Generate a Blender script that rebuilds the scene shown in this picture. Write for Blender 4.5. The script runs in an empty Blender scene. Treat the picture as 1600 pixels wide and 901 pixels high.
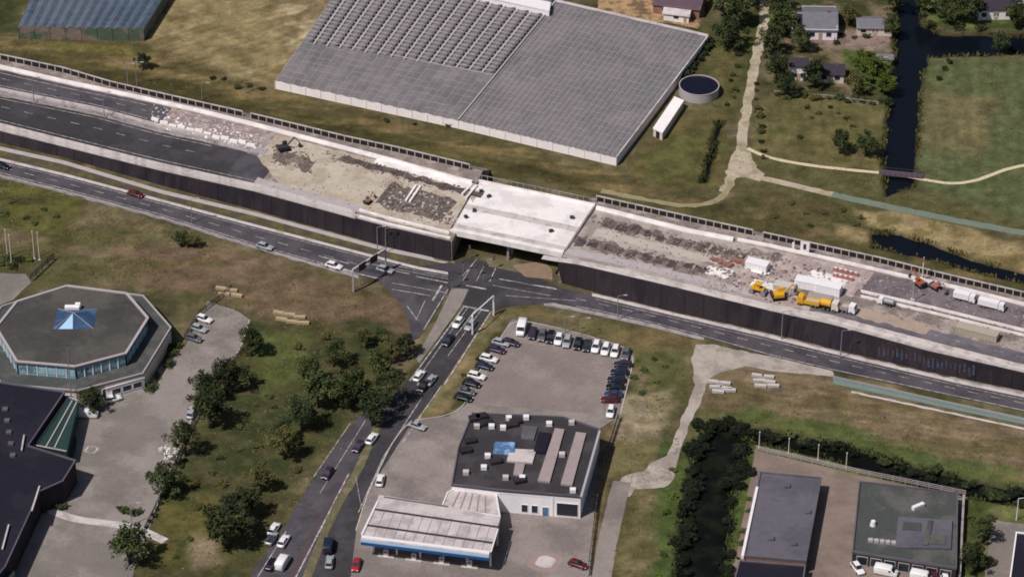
import bpy, math, random
import numpy as np
from mathutils import Vector, Matrix, noise as mnoise
R = math.radians
S = bpy.context.scene
COL = S.collection
# ------------------------------------------------------------ camera, sky, sun, exposure
F = 5350.0; PITCH = R(34); CAM = Vector((0, -690, 465))
cd = bpy.data.cameras.new('camera'); cam = bpy.data.objects.new('camera', cd); COL.objects.link(cam)
cam.location = CAM; cam.rotation_euler = (R(90) - PITCH, 0, 0)
cd.sensor_width = 36; cd.lens = 36 * F / 1600; cd.clip_start = 1; cd.clip_end = 12000
S.camera = cam
S.render.resolution_x = 1024; S.render.resolution_y = 576
SUN_AZ = R(230); SUN_EL = R(55)
w = bpy.data.worlds.new('World'); S.world = w; w.use_nodes = True
wn = w.node_tree.nodes; wn.clear()
sky = wn.new('ShaderNodeTexSky'); sky.sky_type = 'NISHITA'; sky.sun_disc = False
sky.sun_elevation = SUN_EL; sky.sun_rotation = SUN_AZ; sky.dust_density = 2.0
bg = wn.new('ShaderNodeBackground'); bg.inputs[1].default_value = 0.05
wo = wn.new('ShaderNodeOutputWorld')
w.node_tree.links.new(sky.outputs[0], bg.inputs[0]); w.node_tree.links.new(bg.outputs[0], wo.inputs[0])
sl = bpy.data.lights.new('sun', 'SUN'); sl.energy = 3.9; sl.angle = R(0.5); sl.color = (1, .945, .89)
so = bpy.data.objects.new('sun', sl); COL.objects.link(so)
sd = Vector((math.sin(SUN_AZ) * math.cos(SUN_EL), math.cos(SUN_AZ) * math.cos(SUN_EL), math.sin(SUN_EL)))
so.rotation_euler = (-sd).to_track_quat('-Z', 'Y').to_euler(); so.location = (-200, -100, 300)
vs = S.view_settings; vs.view_transform = 'Standard'; vs.look = 'None'; vs.gamma = 1; vs.exposure = -0.08
try: vs.use_curve_mapping = False
except Exception: pass
S.render.engine = 'CYCLES'
S.cycles.filter_width = 1.8

# ------------------------------------------------------------ survey: picture point -> point on the level z
def P(px, py, z=0.0):
    x = px - 800.0; y = 450.5 - py
    d = Vector((x, F * math.cos(PITCH) + y * math.sin(PITCH), -F * math.sin(PITCH) + y * math.cos(PITCH)))
    t = (z - CAM.z) / d.z
    return CAM + d * t
def PP(pts, z=0.0): return [P(a, b, z) for a, b in pts]
def line(*pts):
    xs = [p[0] for p in pts]; ys = [p[1] for p in pts]
    def f(x):
        if x <= xs[0]: return ys[0] + (x - xs[0]) * (ys[1] - ys[0]) / (xs[1] - xs[0])
        if x >= xs[-1]: return ys[-1] + (x - xs[-1]) * (ys[-1] - ys[-2]) / (xs[-1] - xs[-2])
        return float(np.interp(x, xs, ys))
    return f
NF = line((0, 93), (100, 114), (175, 136), (275, 159), (400, 187), (540, 221), (620, 238), (740, 267), (800, 280), (900, 304), (930, 314), (1075, 346), (1200, 373), (1375, 411), (1475, 436), (1600, 465))
NB = line((0, 106), (100, 129), (200, 150), (300, 172), (400, 197), (600, 249), (725, 284), (935, 327), (1075, 362), (1200, 386), (1300, 408), (1400, 431), (1500, 453), (1600, 478))
MED = line((0, 139), (150, 169), (250, 196), (325, 212), (400, 230))
SB = line((0, 196), (100, 221), (250, 258), (400, 291), (540, 329), (600, 346), (700, 370), (860, 401), (885, 405), (975, 422), (1050, 440), (1200, 476), (1300, 495), (1450, 534), (1600, 572))
SD = line((0, 206), (100, 230), (250, 267), (400, 301), (600, 354), (700, 377), (860, 409), (900, 414), (1050, 449), (1200, 486), (1300, 508), (1450, 549), (1600, 583))
DB = line((0, 223), (100, 246), (250, 289), (400, 329), (600, 384), (700, 408), (860, 437), (925, 455), (1050, 486), (1200, 519), (1350, 556), (1450, 580), (1600, 610))
L1 = line((0, 230), (100, 252), (250, 297), (400, 333), (600, 387), (720, 412))
L2 = line((0, 248), (100, 272), (250, 312), (400, 352), (550, 391), (650, 417), (720, 430), (870, 447), (925, 459), (1050, 489), (1200, 524), (1350, 561), (1500, 596), (1600, 617))
LE = line((0, 272), (100, 297), (250, 337), (400, 384), (550, 427), (640, 452), (800, 476), (860, 472), (925, 485), (1025, 507), (1100, 527), (1200, 555), (1300, 579), (1600, 643))
DD = line((1300, 447), (1350, 458), (1450, 481), (1600, 518))
_z = line((0, 2.6), (100, 2.8), (250, 4.0), (400, 5.2), (600, 5.7), (750, 6.0), (900, 6.0), (1050, 6.0), (1200, 5.6), (1450, 5.2), (1600, 4.9))
def zm(px): return _z(px)
def off(f, d): return lambda x: f(x) + d
def mix(f, g, t): return lambda x: f(x) * (1 - t) + g(x) * t

# ------------------------------------------------------------ value noise for numpy
def vnoise(x, y, scale, seed, octv=4):
    out = np.zeros_like(x); amp = 1.0; tot = 0
    for o in range(octv):
        rs = np.random.RandomState(seed * 31 + o); g = rs.rand(256, 256)
        u = x / scale * 2 ** o + 1000; v = y / scale * 2 ** o + 1000
        i = np.floor(u).astype(int); j = np.floor(v).astype(int); fu = u - i; fv = v - j
        fu = fu * fu * (3 - 2 * fu); fv = fv * fv * (3 - 2 * fv)
        i0 = i % 256; i1 = (i + 1) % 256; j0 = j % 256; j1 = (j + 1) % 256
        out += amp * ((g[i0, j0] * (1 - fu) + g[i1, j0] * fu) * (1 - fv) + (g[i0, j1] * (1 - fu) + g[i1, j1] * fu) * fv)
        tot += amp; amp *= .55
    return out / tot

# ------------------------------------------------------------ materials
def lin(r, g, b, k=1.0):
    f = lambda c: ((c / 255 + .055) / 1.055) ** 2.4 if c / 255 > .04045 else c / 255 / 12.92
    return (f(r) * k, f(g) * k, f(b) * k, 1)
def M(name, c, rough=.85, var=.22, scale=.35, c2=None, amt=.5, spec=.3, bump=0.0, metal=0, fine=6.0, rnd=0.0, stretch=None, attr=None):
    m = bpy.data.materials.new(name); m.use_nodes = True
    nt = m.node_tree; n = nt.nodes; L = nt.links.new
    b = n['Principled BSDF']; b.inputs['Roughness'].default_value = rough
    b.inputs['Specular IOR Level'].default_value = spec; b.inputs['Metallic'].default_value = metal
    tc = n.new('ShaderNodeTexCoord'); src = tc.outputs['Object']
    if stretch:
        mp = n.new('ShaderNodeMapping'); mp.inputs['Scale'].default_value = stretch[:3]
        if len(stretch) > 3: mp.inputs['Rotation'].default_value = (0, 0, stretch[3])
        L(src, mp.inputs[0]); src = mp.outputs[0]
    def noise(s, d, r=.6):
        t = n.new('ShaderNodeTexNoise'); t.inputs['Scale'].default_value = s; t.inputs['Detail'].default_value = d
        t.inputs['Roughness'].default_value = r; L(src, t.inputs['Vector']); return t
    n1 = noise(scale, 5); n2 = noise(scale * fine, 4, .7)
    mx = n.new('ShaderNodeMath'); mx.operation = 'ADD'; L(n1.outputs[0], mx.inputs[0]); L(n2.outputs[0], mx.inputs[1])
    mr = n.new('ShaderNodeMapRange'); mr.inputs[1].default_value = .7; mr.inputs[2].default_value = 1.3
    mr.inputs[3].default_value = 1 - var; mr.inputs[4].default_value = 1 + var; L(mx.outputs[0], mr.inputs[0])
    if attr:
        at = n.new('ShaderNodeAttribute'); at.attribute_name = attr; colout = at.outputs['Color']
    else:
        rg = n.new('ShaderNodeRGB'); rg.outputs[0].default_value = c; colout = rg.outputs[0]
    if c2:
        n3 = noise(scale * .6, 6, .65)
        cr = n.new('ShaderNodeMapRange'); cr.inputs[1].default_value = .62 - amt * .3; cr.inputs[2].default_value = .72 - amt * .3
        L(n3.outputs[0], cr.inputs[0])
        mc = n.new('ShaderNodeMix'); mc.data_type = 'RGBA'; L(cr.outputs[0], mc.inputs[0]); L(colout, mc.inputs[6]); mc.inputs[7].default_value = c2
        colout = mc.outputs[2]
    hs = n.new('ShaderNodeVectorMath'); hs.operation = 'SCALE'; L(colout, hs.inputs[0]); L(mr.outputs[0], hs.inputs['Scale'])
    out = hs.outputs[0]
    if rnd:
        oi = n.new('ShaderNodeObjectInfo'); r2 = n.new('ShaderNodeMapRange'); L(oi.outputs['Random'], r2.inputs[0])
        r2.inputs[3].default_value = 1 - rnd; r2.inputs[4].default_value = 1 + rnd
        h2 = n.new('ShaderNodeVectorMath'); h2.operation = 'SCALE'; L(out, h2.inputs[0]); L(r2.outputs[0], h2.inputs['Scale']); out = h2.outputs[0]
    L(out, b.inputs['Base Color'])
    if bump:
        bp = n.new('ShaderNodeBump'); bp.inputs['Strength'].default_value = 1; bp.inputs['Distance'].default_value = bump
        L(mx.outputs[0], bp.inputs['Height']); L(bp.outputs[0], b.inputs['Normal'])
    return m
MT = {}
MT['ground'] = M('ground_soil', (1, 1, 1, 1), .95, .34, .22, None, spec=.1, bump=.25, fine=5, attr='land')
MT['asphalt'] = M('asphalt', lin(82, 77, 84), .85, .24, .18, lin(68, 64, 71), .5, fine=9)
MT['asphalt_dark'] = M('dark_asphalt', lin(58, 56, 60), .85, .26, .15, lin(70, 66, 72), .45)
MT['asphalt_pale'] = M('pale_asphalt', lin(112, 106, 112), .85, .16, .18, lin(95, 90, 97), .5)
MT['paving'] = M('clay_paving', lin(140, 130, 127), .9, .22, .1, lin(122, 113, 110), .55, fine=14)
MT['paving_grey'] = M('grey_paving', lin(141, 132, 128), .9, .2, .1, lin(122, 115, 110), .55, fine=14)
MT['concrete'] = M('concrete', lin(196, 188, 186), .8, .16, .5, lin(170, 162, 160), .4)
MT['concrete_white'] = M('white_concrete', lin(236, 230, 229), .8, .06, .25, lin(218, 211, 211), .5)
MT['concrete_grey'] = M('grey_concrete', lin(158, 150, 152), .85, .2, .5, lin(128, 120, 124), .4)
MT['sand'] = M('sand', lin(186, 175, 161), .95, .16, .25, lin(172, 158, 142), .5, spec=.1, bump=.12)
MT['sand_grey'] = M('grey_sand', lin(172, 162, 154), .95, .18, .3, lin(150, 139, 133), .5, spec=.1, bump=.1)
MT['gravel'] = M('gravel', lin(132, 120, 116), .95, .28, .4, lin(165, 152, 146), .5, spec=.1, bump=.2)
MT['dirt'] = M('dark_dirt', lin(116, 103, 100), .95, .4, .5, lin(146, 132, 127), .5, spec=.1, bump=.3)
MT['trench'] = M('trench_soil', lin(86, 75, 75), .95, .4, .7, lin(112, 100, 98), .5, spec=.1, bump=.3)
MT['track'] = M('pale_track', lin(178, 166, 146), .95, .18, .3, lin(155, 142, 122), .5, spec=.1)
MT['wall_dark'] = M('dark_wall', lin(50, 43, 49), .85, .24, .35, lin(38, 33, 42), .5, stretch=(1, 1, .3))
MT['marking'] = M('road_paint', lin(196, 190, 188), .75, .2, 1.2, lin(140, 134, 136), .55)
MT['verge'] = M('verge_grass', lin(102, 98, 74), .95, .3, .5, lin(126, 112, 92), .4, spec=.1)
MT['water'] = M('canal_water', lin(14, 18, 26), .15, .1, .1, spec=.22)
MT['ditchwater'] = M('ditch_water', lin(16, 18, 15), .3, .3, .3, lin(26, 30, 20), .5, spec=.12)
MT['bankmud'] = M('bank_mud', lin(60, 56, 42), .95, .3, .4)
MT['glassroof'] = M('greenhouse_glass', lin(127, 120, 123), .6, .2, .13, lin(112, 110, 112), .55, spec=.2, fine=7)
MT['glassbar'] = M('greenhouse_bars', lin(156, 150, 153), .6, .05, 1)
MT['glassroof_blue'] = M('blue_greenhouse_glass', lin(92, 102, 116), .45, .16, .2, lin(76, 88, 104), .5, spec=.35)
MT['frame'] = M('pale_metal', lin(176, 168, 172), .5, .06, .5)
MT['white'] = M('white_paint', lin(232, 228, 232), .6, .05, .4)
MT['cream'] = M('cream_wall', lin(214, 202, 188), .8, .1, .4)
MT['whitewall'] = M('white_wall', lin(240, 236, 240), .75, .1, .4)
MT['roof_dark'] = M('dark_roofing', lin(56, 53, 57), .9, .18, .25, lin(70, 66, 68), .4)
MT['roof_navy'] = M('navy_roofing', lin(34, 32, 44), .9, .14, .12, lin(40, 38, 50), .4, spec=.15)
MT['roof_grey'] = M('grey_roofing', lin(98, 94, 104), .85, .12, .12, lin(86, 83, 93), .4)
MT['roof_green'] = M('grey_green_roofing', lin(72, 76, 74), .9, .2, .2, lin(90, 88, 86), .4)
MT['roof_pale'] = M('pale_roofing', lin(196, 186, 186), .8, .14, .35, lin(172, 162, 164), .5)
MT['skylight'] = M('skylight', lin(160, 146, 146), .4, .12, .4)
MT['blueglass'] = M('blue_glass', lin(84, 118, 160), .2, .2, .5, lin(150, 180, 215), .35, spec=.5)
MT['glass'] = M('dark_glass', lin(38, 44, 56), .12, .1, .3, spec=.6)
MT['greenglass'] = M('green_glass', lin(44, 66, 60), .2, .25, .3, spec=.5)
MT['facade_blue'] = M('pale_blue_panel', lin(140, 170, 182), .5, .14, .5)
MT['blue'] = M('blue_fascia', lin(38, 84, 140), .4, .05, .5)
MT['lightblue'] = M('light_blue_fascia', lin(170, 205, 235), .5, .05, .5)
MT['tile_red'] = M('red_tiles', lin(120, 82, 74), .85, .2, .6)
MT['tile_dark'] = M('dark_tiles', lin(56, 50, 62), .8, .15, .6)
MT['tile_grey'] = M('grey_tiles', lin(112, 110, 118), .8, .15, .5)
MT['brick'] = M('brick', lin(140, 108, 94), .9, .2, .7)
MT['rubber'] = M('rubber', lin(28, 28, 30), .9, .1, 1)
MT['rim'] = M('rim', lin(150, 150, 152), .4, .05, 1, metal=.5)
MT['steel'] = M('steel', lin(150, 150, 156), .5, .08, 1, metal=.3)
MT['darksteel'] = M('dark_steel', lin(60, 58, 64), .6, .1, 1)
MT['yellow'] = M('machine_yellow', lin(214, 162, 44), .5, .08, 1)
MT['orange'] = M('machine_orange', lin(160, 88, 62), .5, .1, 1)
MT['redpaint'] = M('barrier_red', lin(158, 104, 104), .6, .1, 1)
MT['hl'] = M('headlight', lin(225, 225, 220), .2, .02, 1)
MT['tl'] = M('tail_light', lin(140, 20, 20), .3, .02, 1)
MT['bark'] = M('bark', lin(84, 70, 56), .95, .25, 2)
MT['timber'] = M('timber', lin(176, 156, 128), .85, .2, .8)
MT['panel'] = M('fence_panel', lin(40, 34, 34), .85, .25, .8)
MT['box_beige'] = M('beige_box', lin(170, 160, 146), .7, .1, .6)
MT['flower'] = M('white_blossom', lin(232, 228, 224), .8, .12, 1.5)
def leafmat(name, a, b, rnd=.3): 
    m = M(name, lin(*a), .75, .42, .9, lin(*b), .62, spec=.15, fine=3.5, rnd=rnd); return m
MT['leaf'] = leafmat('mid_green_leaves', (58, 68, 40), (82, 90, 54))
MT['leaf_dark'] = leafmat('dark_green_leaves', (44, 54, 34), (68, 76, 46))
MT['leaf_olive'] = leafmat('olive_leaves', (78, 78, 44), (100, 96, 60), .1)
MT['leaf_bright'] = leafmat('bright_green_leaves', (80, 98, 40), (104, 118, 54))

# ------------------------------------------------------------ object helpers
def mesh(name, vs_, fs, mat, smooth=False):
    me = bpy.data.meshes.new(name); me.from_pydata([tuple(v) for v in vs_], [], fs); me.update()
    for mm in (mat if isinstance(mat, (list, tuple)) else [mat]):
        me.materials.append(MT[mm] if isinstance(mm, str) else mm)
    if smooth: me.polygons.foreach_set('use_smooth', [True] * len(me.polygons))
    return me
def link(name, me, parent=None, loc=(0, 0, 0)):
    o = bpy.data.objects.new(name, me); COL.objects.link(o); o.location = loc
    if parent: o.parent = parent
    return o
def tag(o, label=None, cat=None, group=None, kind=None):
    if label: o['label'] = label
    if cat: o['category'] = cat
    if group: o['group'] = group
    if kind: o['kind'] = kind
    return o
class G:
    """collects shapes in world or local space, then becomes ONE mesh object"""
    def __init__(s): s.v = []; s.f = []; s.m = []
    def add(s, vs_, fs, mi=0):
        b = len(s.v); s.v += [Vector(v) for v in vs_]; s.f += [tuple(b + i for i in f) for f in fs]; s.m += [mi] * len(fs); return s
    def box(s, x0, x1, y0, y1, z0, z1, mi=0):
        return s.add([(x0, y0, z0), (x1, y0, z0), (x1, y1, z0), (x0, y1, z0), (x0, y0, z1), (x1, y0, z1), (x1, y1, z1), (x0, y1, z1)],
                     [(0, 3, 2, 1), (4, 5, 6, 7), (0, 1, 5, 4), (1, 2, 6, 5), (2, 3, 7, 6), (3, 0, 4, 7)], mi)
    def prism(s, pts, z0, z1, mi=0, inset=0):
        pts = ccw([Vector((p[0], p[1])) for p in pts]); n = len(pts)
        b = [(p.x, p.y, z0) for p in pts]; c = sum(pts, Vector((0, 0))) / n
        t = [(p.x + (c.x - p.x) * inset, p.y + (c.y - p.y) * inset, z1) for p in pts]
        return s.add(b + t, [tuple(range(n - 1, -1, -1)), tuple(range(n, 2 * n))] + [(i, (i + 1) % n, n + (i + 1) % n, n + i) for i in range(n)], mi)
    def tube(s, a, b, r0, r1=None, n=8, mi=0):
        a = Vector(a); b = Vector(b); r1 = r0 if r1 is None else r1
        d = (b - a); q = d.to_track_quat('Z', 'Y'); vs_ = []
        for (c, r) in ((a, r0), (b, r1)):
            for k in range(n):
                th = 2 * math.pi * k / n; vs_.append(c + q @ Vector((math.cos(th) * r, math.sin(th) * r, 0)))
        return s.add(vs_, [(k, (k + 1) % n, n + (k + 1) % n, n + k) for k in range(n)] + [tuple(range(n - 1, -1, -1)), tuple(range(n, 2 * n))], mi)
    def beam(s, a, b, wd, h, mi=0):
        """horizontal-ish bar from a to b, width wd, height h, sitting with its bottom on a/b"""
        a = Vector(a); b = Vector(b); d = (b - a).normalized(); p = Vector((-d.y, d.x, 0)).normalized() * wd / 2; u = Vector((0, 0, h))
        return s.add([a - p, b - p, b + p, a + p, a - p + u, b - p + u, b + p + u, a + p + u],
                     [(0, 3, 2, 1), (4, 5, 6, 7), (0, 1, 5, 4), (1, 2, 6, 5), (2, 3, 7, 6), (3, 0, 4, 7)], mi)
    def loft(s, rings, mi=0, cap=True):
        n = len(rings[0]); vs_ = [v for r in rings for v in r]; fs = []
        for i in range(len(rings) - 1):
            for k in range(n): fs.append((i * n + k, i * n + (k + 1) % n, (i + 1) * n + (k + 1) % n, (i + 1) * n + k))
        if cap: fs += [tuple(range(n - 1, -1, -1)), tuple(range((len(rings) - 1) * n, len(rings) * n))]
        return s.add(vs_, fs, mi)
    def build(s, name, mat, parent=None, origin=None, smooth=False):
        o = Vector(origin) if origin is not None else Vector((0, 0, 0))
        me = mesh(name, [v - o for v in s.v], s.f, mat, smooth)
        if any(s.m): me.polygons.foreach_set('material_index', s.m)
        bmfix(me)
        ob = link(name, me, parent)
        if parent is None: ob.location = o
        return ob
import bmesh
def bmfix(me):
    bm = bmesh.new(); bm.from_mesh(me); bmesh.ops.recalc_face_normals(bm, faces=bm.faces); bm.to_mesh(me); bm.free()
def ccw(pts):
    a = sum(pts[i].x * pts[(i + 1) % len(pts)].y - pts[(i + 1) % len(pts)].x * pts[i].y for i in range(len(pts)))
    return pts if a > 0 else pts[::-1]
def thing(name, label, cat, loc, rz=0, group=None):
    o = bpy.data.objects.new(name, None); COL.objects.link(o); o.location = loc; o.rotation_euler = (0, 0, rz)
    o.empty_display_size = .5
    return tag(o, label, cat, group)
def copy_tree(o, parent=None):
    c = o.copy(); COL.objects.link(c)
    if parent: c.parent = parent
    for ch in list(o.children): copy_tree(ch, c)
    return c
def inpoly(pt, poly):
    c = False; n = len(poly)
    for i in range(n):
        a = poly[i]; b = poly[i - 1]
        if (a.y > pt.y) != (b.y > pt.y) and pt.x < (b.x - a.x) * (pt.y - a.y) / (b.y - a.y) + a.x: c = not c
    return c
def sheet(name, poly, z, mat, jit=0.25, step=1.2, kind='structure', label=None, smoothing=0):
    """flat ground sheet traced on the survey, its edge a little ragged"""
    pts = PP(poly, 0); out = []
    n = len(pts)
    for i in range(n):
        a, b = pts[i], pts[(i + 1) % n]; k = max(1, int((b - a).length / step))
        for j in range(k):
            p = a.lerp(b, j / k)
            if jit:
                q = mnoise.noise_vector(p * .35) + .5 * mnoise.noise_vector(p * 1.1)
                p = Vector((p.x + q.x * jit, p.y + q.y * jit, 0))
            out.append((p.x, p.y, z))
    bm = bmesh.new(); vs_ = [bm.verts.new(v) for v in out]; f = bm.faces.new(vs_)
    bmesh.ops.triangulate(bm, faces=[f]); bmesh.ops.recalc_face_normals(bm, faces=bm.faces)
    if bm.faces and sum(x.normal.z * x.calc_area() for x in bm.faces) < 0: bmesh.ops.reverse_faces(bm, faces=bm.faces)
    me = bpy.data.meshes.new(name); bm.to_mesh(me); bm.free(); me.materials.append(MT[mat] if isinstance(mat, str) else mat)
    return tag(link(name, me), kind=kind)
def way(name, pts, width, z, mat, jit=0.12, kind='structure', step=2.0, px=True, taper=None):
    """a strip of constant width along a polyline"""
    c = PP(pts, 0) if px else [Vector(p) for p in pts]
    ss = []
    for i in range(len(c) - 1):
        k = max(1, int((c[i + 1] - c[i]).length / step))
        for j in range(k): ss.append(c[i].lerp(c[i + 1], j / k))
    ss.append(c[-1])
    for it in range(4):
        ss = [ss[0]] + [(ss[i - 1] + ss[i] * 2 + ss[i + 1]) / 4 for i in range(1, len(ss) - 1)] + [ss[-1]]
    v = []; n = len(ss)
    for i, p in enumerate(ss):
        d = (ss[min(i + 1, n - 1)] - ss[max(i - 1, 0)]).normalized(); q = Vector((-d.y, d.x, 0))
        wd = width if not taper else width + (taper - width) * i / (n - 1)
        j1 = jit * mnoise.noise(p * .5); j2 = jit * mnoise.noise(p * .5 + Vector((9, 9, 9)))
        a = p + q * (wd / 2 + j1); b = p - q * (wd / 2 + j2); v += [(a.x, a.y, z), (b.x, b.y, z)]
    me = mesh(name, v, [(2 * i, 2 * i + 1, 2 * i + 3, 2 * i + 2) for i in range(n - 1)], mat)
    return tag(link(name, me), kind=kind)
mid = mix(NB, SB, .5)
def stations(x0, x1, st=6): 
    n = max(1, int(abs(x1 - x0) / st)); return [x0 + (x1 - x0) * i / n for i in range(n + 1)]
def band(name, f, g, x0, x1, dz, mat, jit=0.0, kind='structure', zf=zm, seed=0, endjit=0):
    """strip between two surveyed lines on the motorway deck level (zf) or the ground"""
    v = []; xs = stations(x0, x1)
    for i, x in enumerate(xs):
        ja = jit * mnoise.noise(Vector((x * .06, seed, 0))); jb = jit * mnoise.noise(Vector((x * .06, seed + 7, 3)))
        if zf:   # rulings square to the road, like the bridge joints
            h_ = (g(x) - f(x)) * .5; ctr = (mid(x) - (f(x) + g(x)) / 2)
            xa = x + .64 * (ctr + h_); xb = x + .64 * (ctr - h_); za, zb = zf(xa), zf(xb)
            a = P(xa, f(xa) + ja, za); b = P(xb, g(xb) + jb, zb); v += [(a.x, a.y, za + dz + .1), (b.x, b.y, zb + dz + .1)]
        else:
            a = P(x, f(x) + ja, 0); b = P(x, g(x) + jb, 0); v += [(a.x, a.y, dz), (b.x, b.y, dz)]
    me = mesh(name, v, [(2 * i + 1, 2 * i + 3, 2 * i + 2, 2 * i) for i in range(len(xs) - 1)], mat)
    return tag(link(name, me), kind=kind)
MT['leaf_black'] = leafmat('blackish_leaves', (24, 28, 22), (40, 46, 30))
# ------------------------------------------------------------ ground: one sheet to the horizon, land colours from the survey
def axis(lo, hi, step, far):
    a = list(np.arange(lo, hi + step, step)); d = step
    while a[-1] < far: d *= 1.5; a.append(a[-1] + d)
    d = step
    while a[0] > -far: d *= 1.5; a.insert(0, a[0] - d)
    return np.array(a)
ax = axis(-165, 165, .65, 6000); ay = axis(-130, 165, .65, 6000)
GX, GY = np.meshgrid(ax, ay); gx = GX.ravel(); gy = GY.ravel()
wx = gx + 3.0 * (vnoise(gx, gy, 7, 1) - .5) * 2; wy = gy + 3.0 * (vnoise(gx, gy, 7, 2) - .5) * 2   # ragged borders
def sdist(poly, X, Y):
    pts = [(p.x, p.y) for p in poly]; n = len(pts); d = np.full(X.shape, 1e9); ins = np.zeros(X.shape, bool)
    for i in range(n):
        ax_, ay_ = pts[i]; bx, by = pts[(i + 1) % n]; ex, ey = bx - ax_, by - ay_
        t = np.clip(((X - ax_) * ex + (Y - ay_) * ey) / (ex * ex + ey * ey + 1e-9), 0, 1)
        d = np.minimum(d, (X - ax_ - t * ex) ** 2 + (Y - ay_ - t * ey) ** 2)
        c = ((ay_ > Y) != (by > Y)) & (X < (bx - ax_) * (Y - ay_) / (by - ay_ + 1e-12) + ax_); ins ^= c
    d = np.sqrt(d); return np.where(ins, -d, d)
land = np.zeros((gx.size, 3)); land[:] = lin(96, 88, 58)[:3]
n_big = vnoise(gx, gy, 22, 5); n_mid = vnoise(gx, gy, 6, 6); n_sm = vnoise(gx, gy, 2.2, 7, 3); n_st = vnoise(gx + gy * .25, gy * 4, 14, 9)
def tint(c, wgt):
    global land
    wgt = np.clip(wgt, 0, 1)[:, None]; land = land * (1 - wgt) + np.array(c[:3]) * wgt
tint(lin(78, 76, 40), (n_big - .48) * 5); tint(lin(118, 104, 76), (n_mid - .58) * 5)
def region(poly, c, soft=2.5, c2=None, amt=.5, streak=False, sharp=False, hard=1.0):
    d = sdist(PP(poly), gx if sharp else wx, gy if sharp else wy)
    wgt = np.clip(.5 - d / soft, 0, 1) * hard
    tint(c, wgt)
    if c2 is not None:
        nn = n_st if streak else n_mid
        tint(c2, wgt * np.clip((nn - (.62 - amt * .25)) * 7, 0, 1))
g_olive = lin(98, 92, 50); g_tan = lin(146, 128, 86); g_brown = lin(118, 100, 76); g_green = lin(80, 88, 42)
region([(235, -30), (560, -30), (500, 60), (430, 120), (420, 150), (245, 105), (228, 60), (262, 0)], lin(148, 130, 86), 3, lin(120, 104, 64), .5)
region([(430, -30), (545, -30), (500, 60), (440, 100)], lin(128, 110, 74), 4, lin(164, 146, 110), .5)
region([(-80, -30), (28, -20), (28, 45), (-80, 60)], lin(66, 70, 36), 2)
region([(-80, 48), (225, 62), (430, 145), (720, 205), (965, 268), (1000, 300), (930, 310), (800, 276), (500, 205), (200, 136), (-80, 72)], lin(88, 80, 44), 3, lin(124, 104, 62), .55, True)
region([(60, 60), (200, 75), (220, 88), (90, 80)], lin(112, 104, 46), 2)
region([(-80, 75), (160, 100), (420, 165), (760, 245), (900, 280), (900, 296), (700, 250), (400, 180), (100, 112), (-80, 85)], lin(74, 68, 34), 3, lin(98, 88, 46), .4, True)
region([(975, 262), (1060, 180), (1140, 170), (1130, 290), (1000, 300)], lin(104, 92, 50), 3, lin(84, 84, 36), .5)
region([(1020, 230), (1105, 190), (1095, 290), (1010, 285)], lin(92, 90, 44), 3)
region([(1100, 60), (1190, -30), (1200, 60), (1150, 180), (1100, 160)], lin(84, 84, 42), 3, lin(64, 70, 34), .5)
region([(1105, 80), (1150, 60), (1140, 170), (1120, 160)], lin(102, 94, 50), 3)
region([(1205, 148), (1395, 162), (1388, 275), (1165, 235)], lin(112, 102, 58), 3, lin(92, 88, 46), .5)
region([(1200, -30), (1400, -30), (1400, 155), (1190, 145)], lin(72, 72, 38), 3, lin(116, 100, 76), .45)
region([(1250, 40), (1390, 48), (1385, 80), (1260, 75)], lin(142, 122, 108), 3, lin(110, 92, 72), .5)
region([(1320, 80), (1395, 90), (1392, 135), (1330, 135)], lin(84, 108, 34), 2.5, lin(66, 84, 30), .5)
region([(1440, 90), (1640, 95), (1640, 370), (1440, 300)], lin(94, 100, 62), 3, lin(82, 92, 54), .5)
region([(1440, 140), (1560, 150), (1540, 240), (1440, 230)], lin(112, 104, 66), 4)
region([(1440, -40), (1660, -40), (1660, 55), (1450, 40)], lin(66, 76, 34), 3, lin(92, 100, 48), .5)
region([(1165, 240), (1390, 282), (1600, 345), (1600, 360), (1180, 292)], lin(92, 88, 50), 3)
region([(1160, 290), (1300, 320), (1380, 340), (1380, 400), (1140, 345)], lin(96, 86, 50), 3, lin(72, 74, 40), .5)
region([(1340, 325), (1400, 330), (1600, 385), (1640, 440), (1540, 415), (1360, 350)], lin(158, 136, 92), 2.5, lin(120, 104, 60), .4)
region([(1300, 350), (1365, 360), (1360, 385), (1310, 375)], lin(150, 128, 84), 2.5)
region([(1000, 300), (1160, 320), (1350, 380), (1640, 448), (1640, 462), (1300, 392), (1050, 338)], lin(84, 78, 42), 2.5, lin(112, 96, 60), .5, True)
# south side, left
region([(-80, 275), (100, 300), (400, 390), (600, 445), (560, 500), (300, 430), (0, 420), (-80, 420)], lin(112, 98, 70), 3, lin(92, 88, 48), .5, True)
region([(-80, 270), (0, 275), (130, 310), (130, 330), (100, 375), (0, 350), (-80, 340)], lin(92, 90, 36), 3, lin(70, 66, 34), .5, True)
region([(180, 370), (380, 395), (640, 470), (640, 520), (420, 500), (330, 460), (190, 440)], lin(116, 94, 72), 3.5, lin(100, 88, 54), .5, True)
region([(-80, 380), (60, 385), (190, 430), (60, 450), (-80, 480)], lin(90, 86, 50), 3)
region([(390, 500), (600, 500), (650, 560), (620, 620), (540, 660), (450, 760), (390, 900), (220, 930), (260, 780), (330, 640), (370, 560)], lin(82, 78, 44), 3, lin(60, 66, 34), .6)
region([(400, 520), (480, 520), (470, 600), (410, 620)], lin(88, 94, 42), 3)
region([(250, 780), (330, 770), (360, 880), (250, 880)], lin(98, 92, 40), 3, lin(66, 74, 36), .4)
region([(300, 840), (350, 840), (350, 880), (300, 890)], lin(140, 120, 96), 3)
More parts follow.
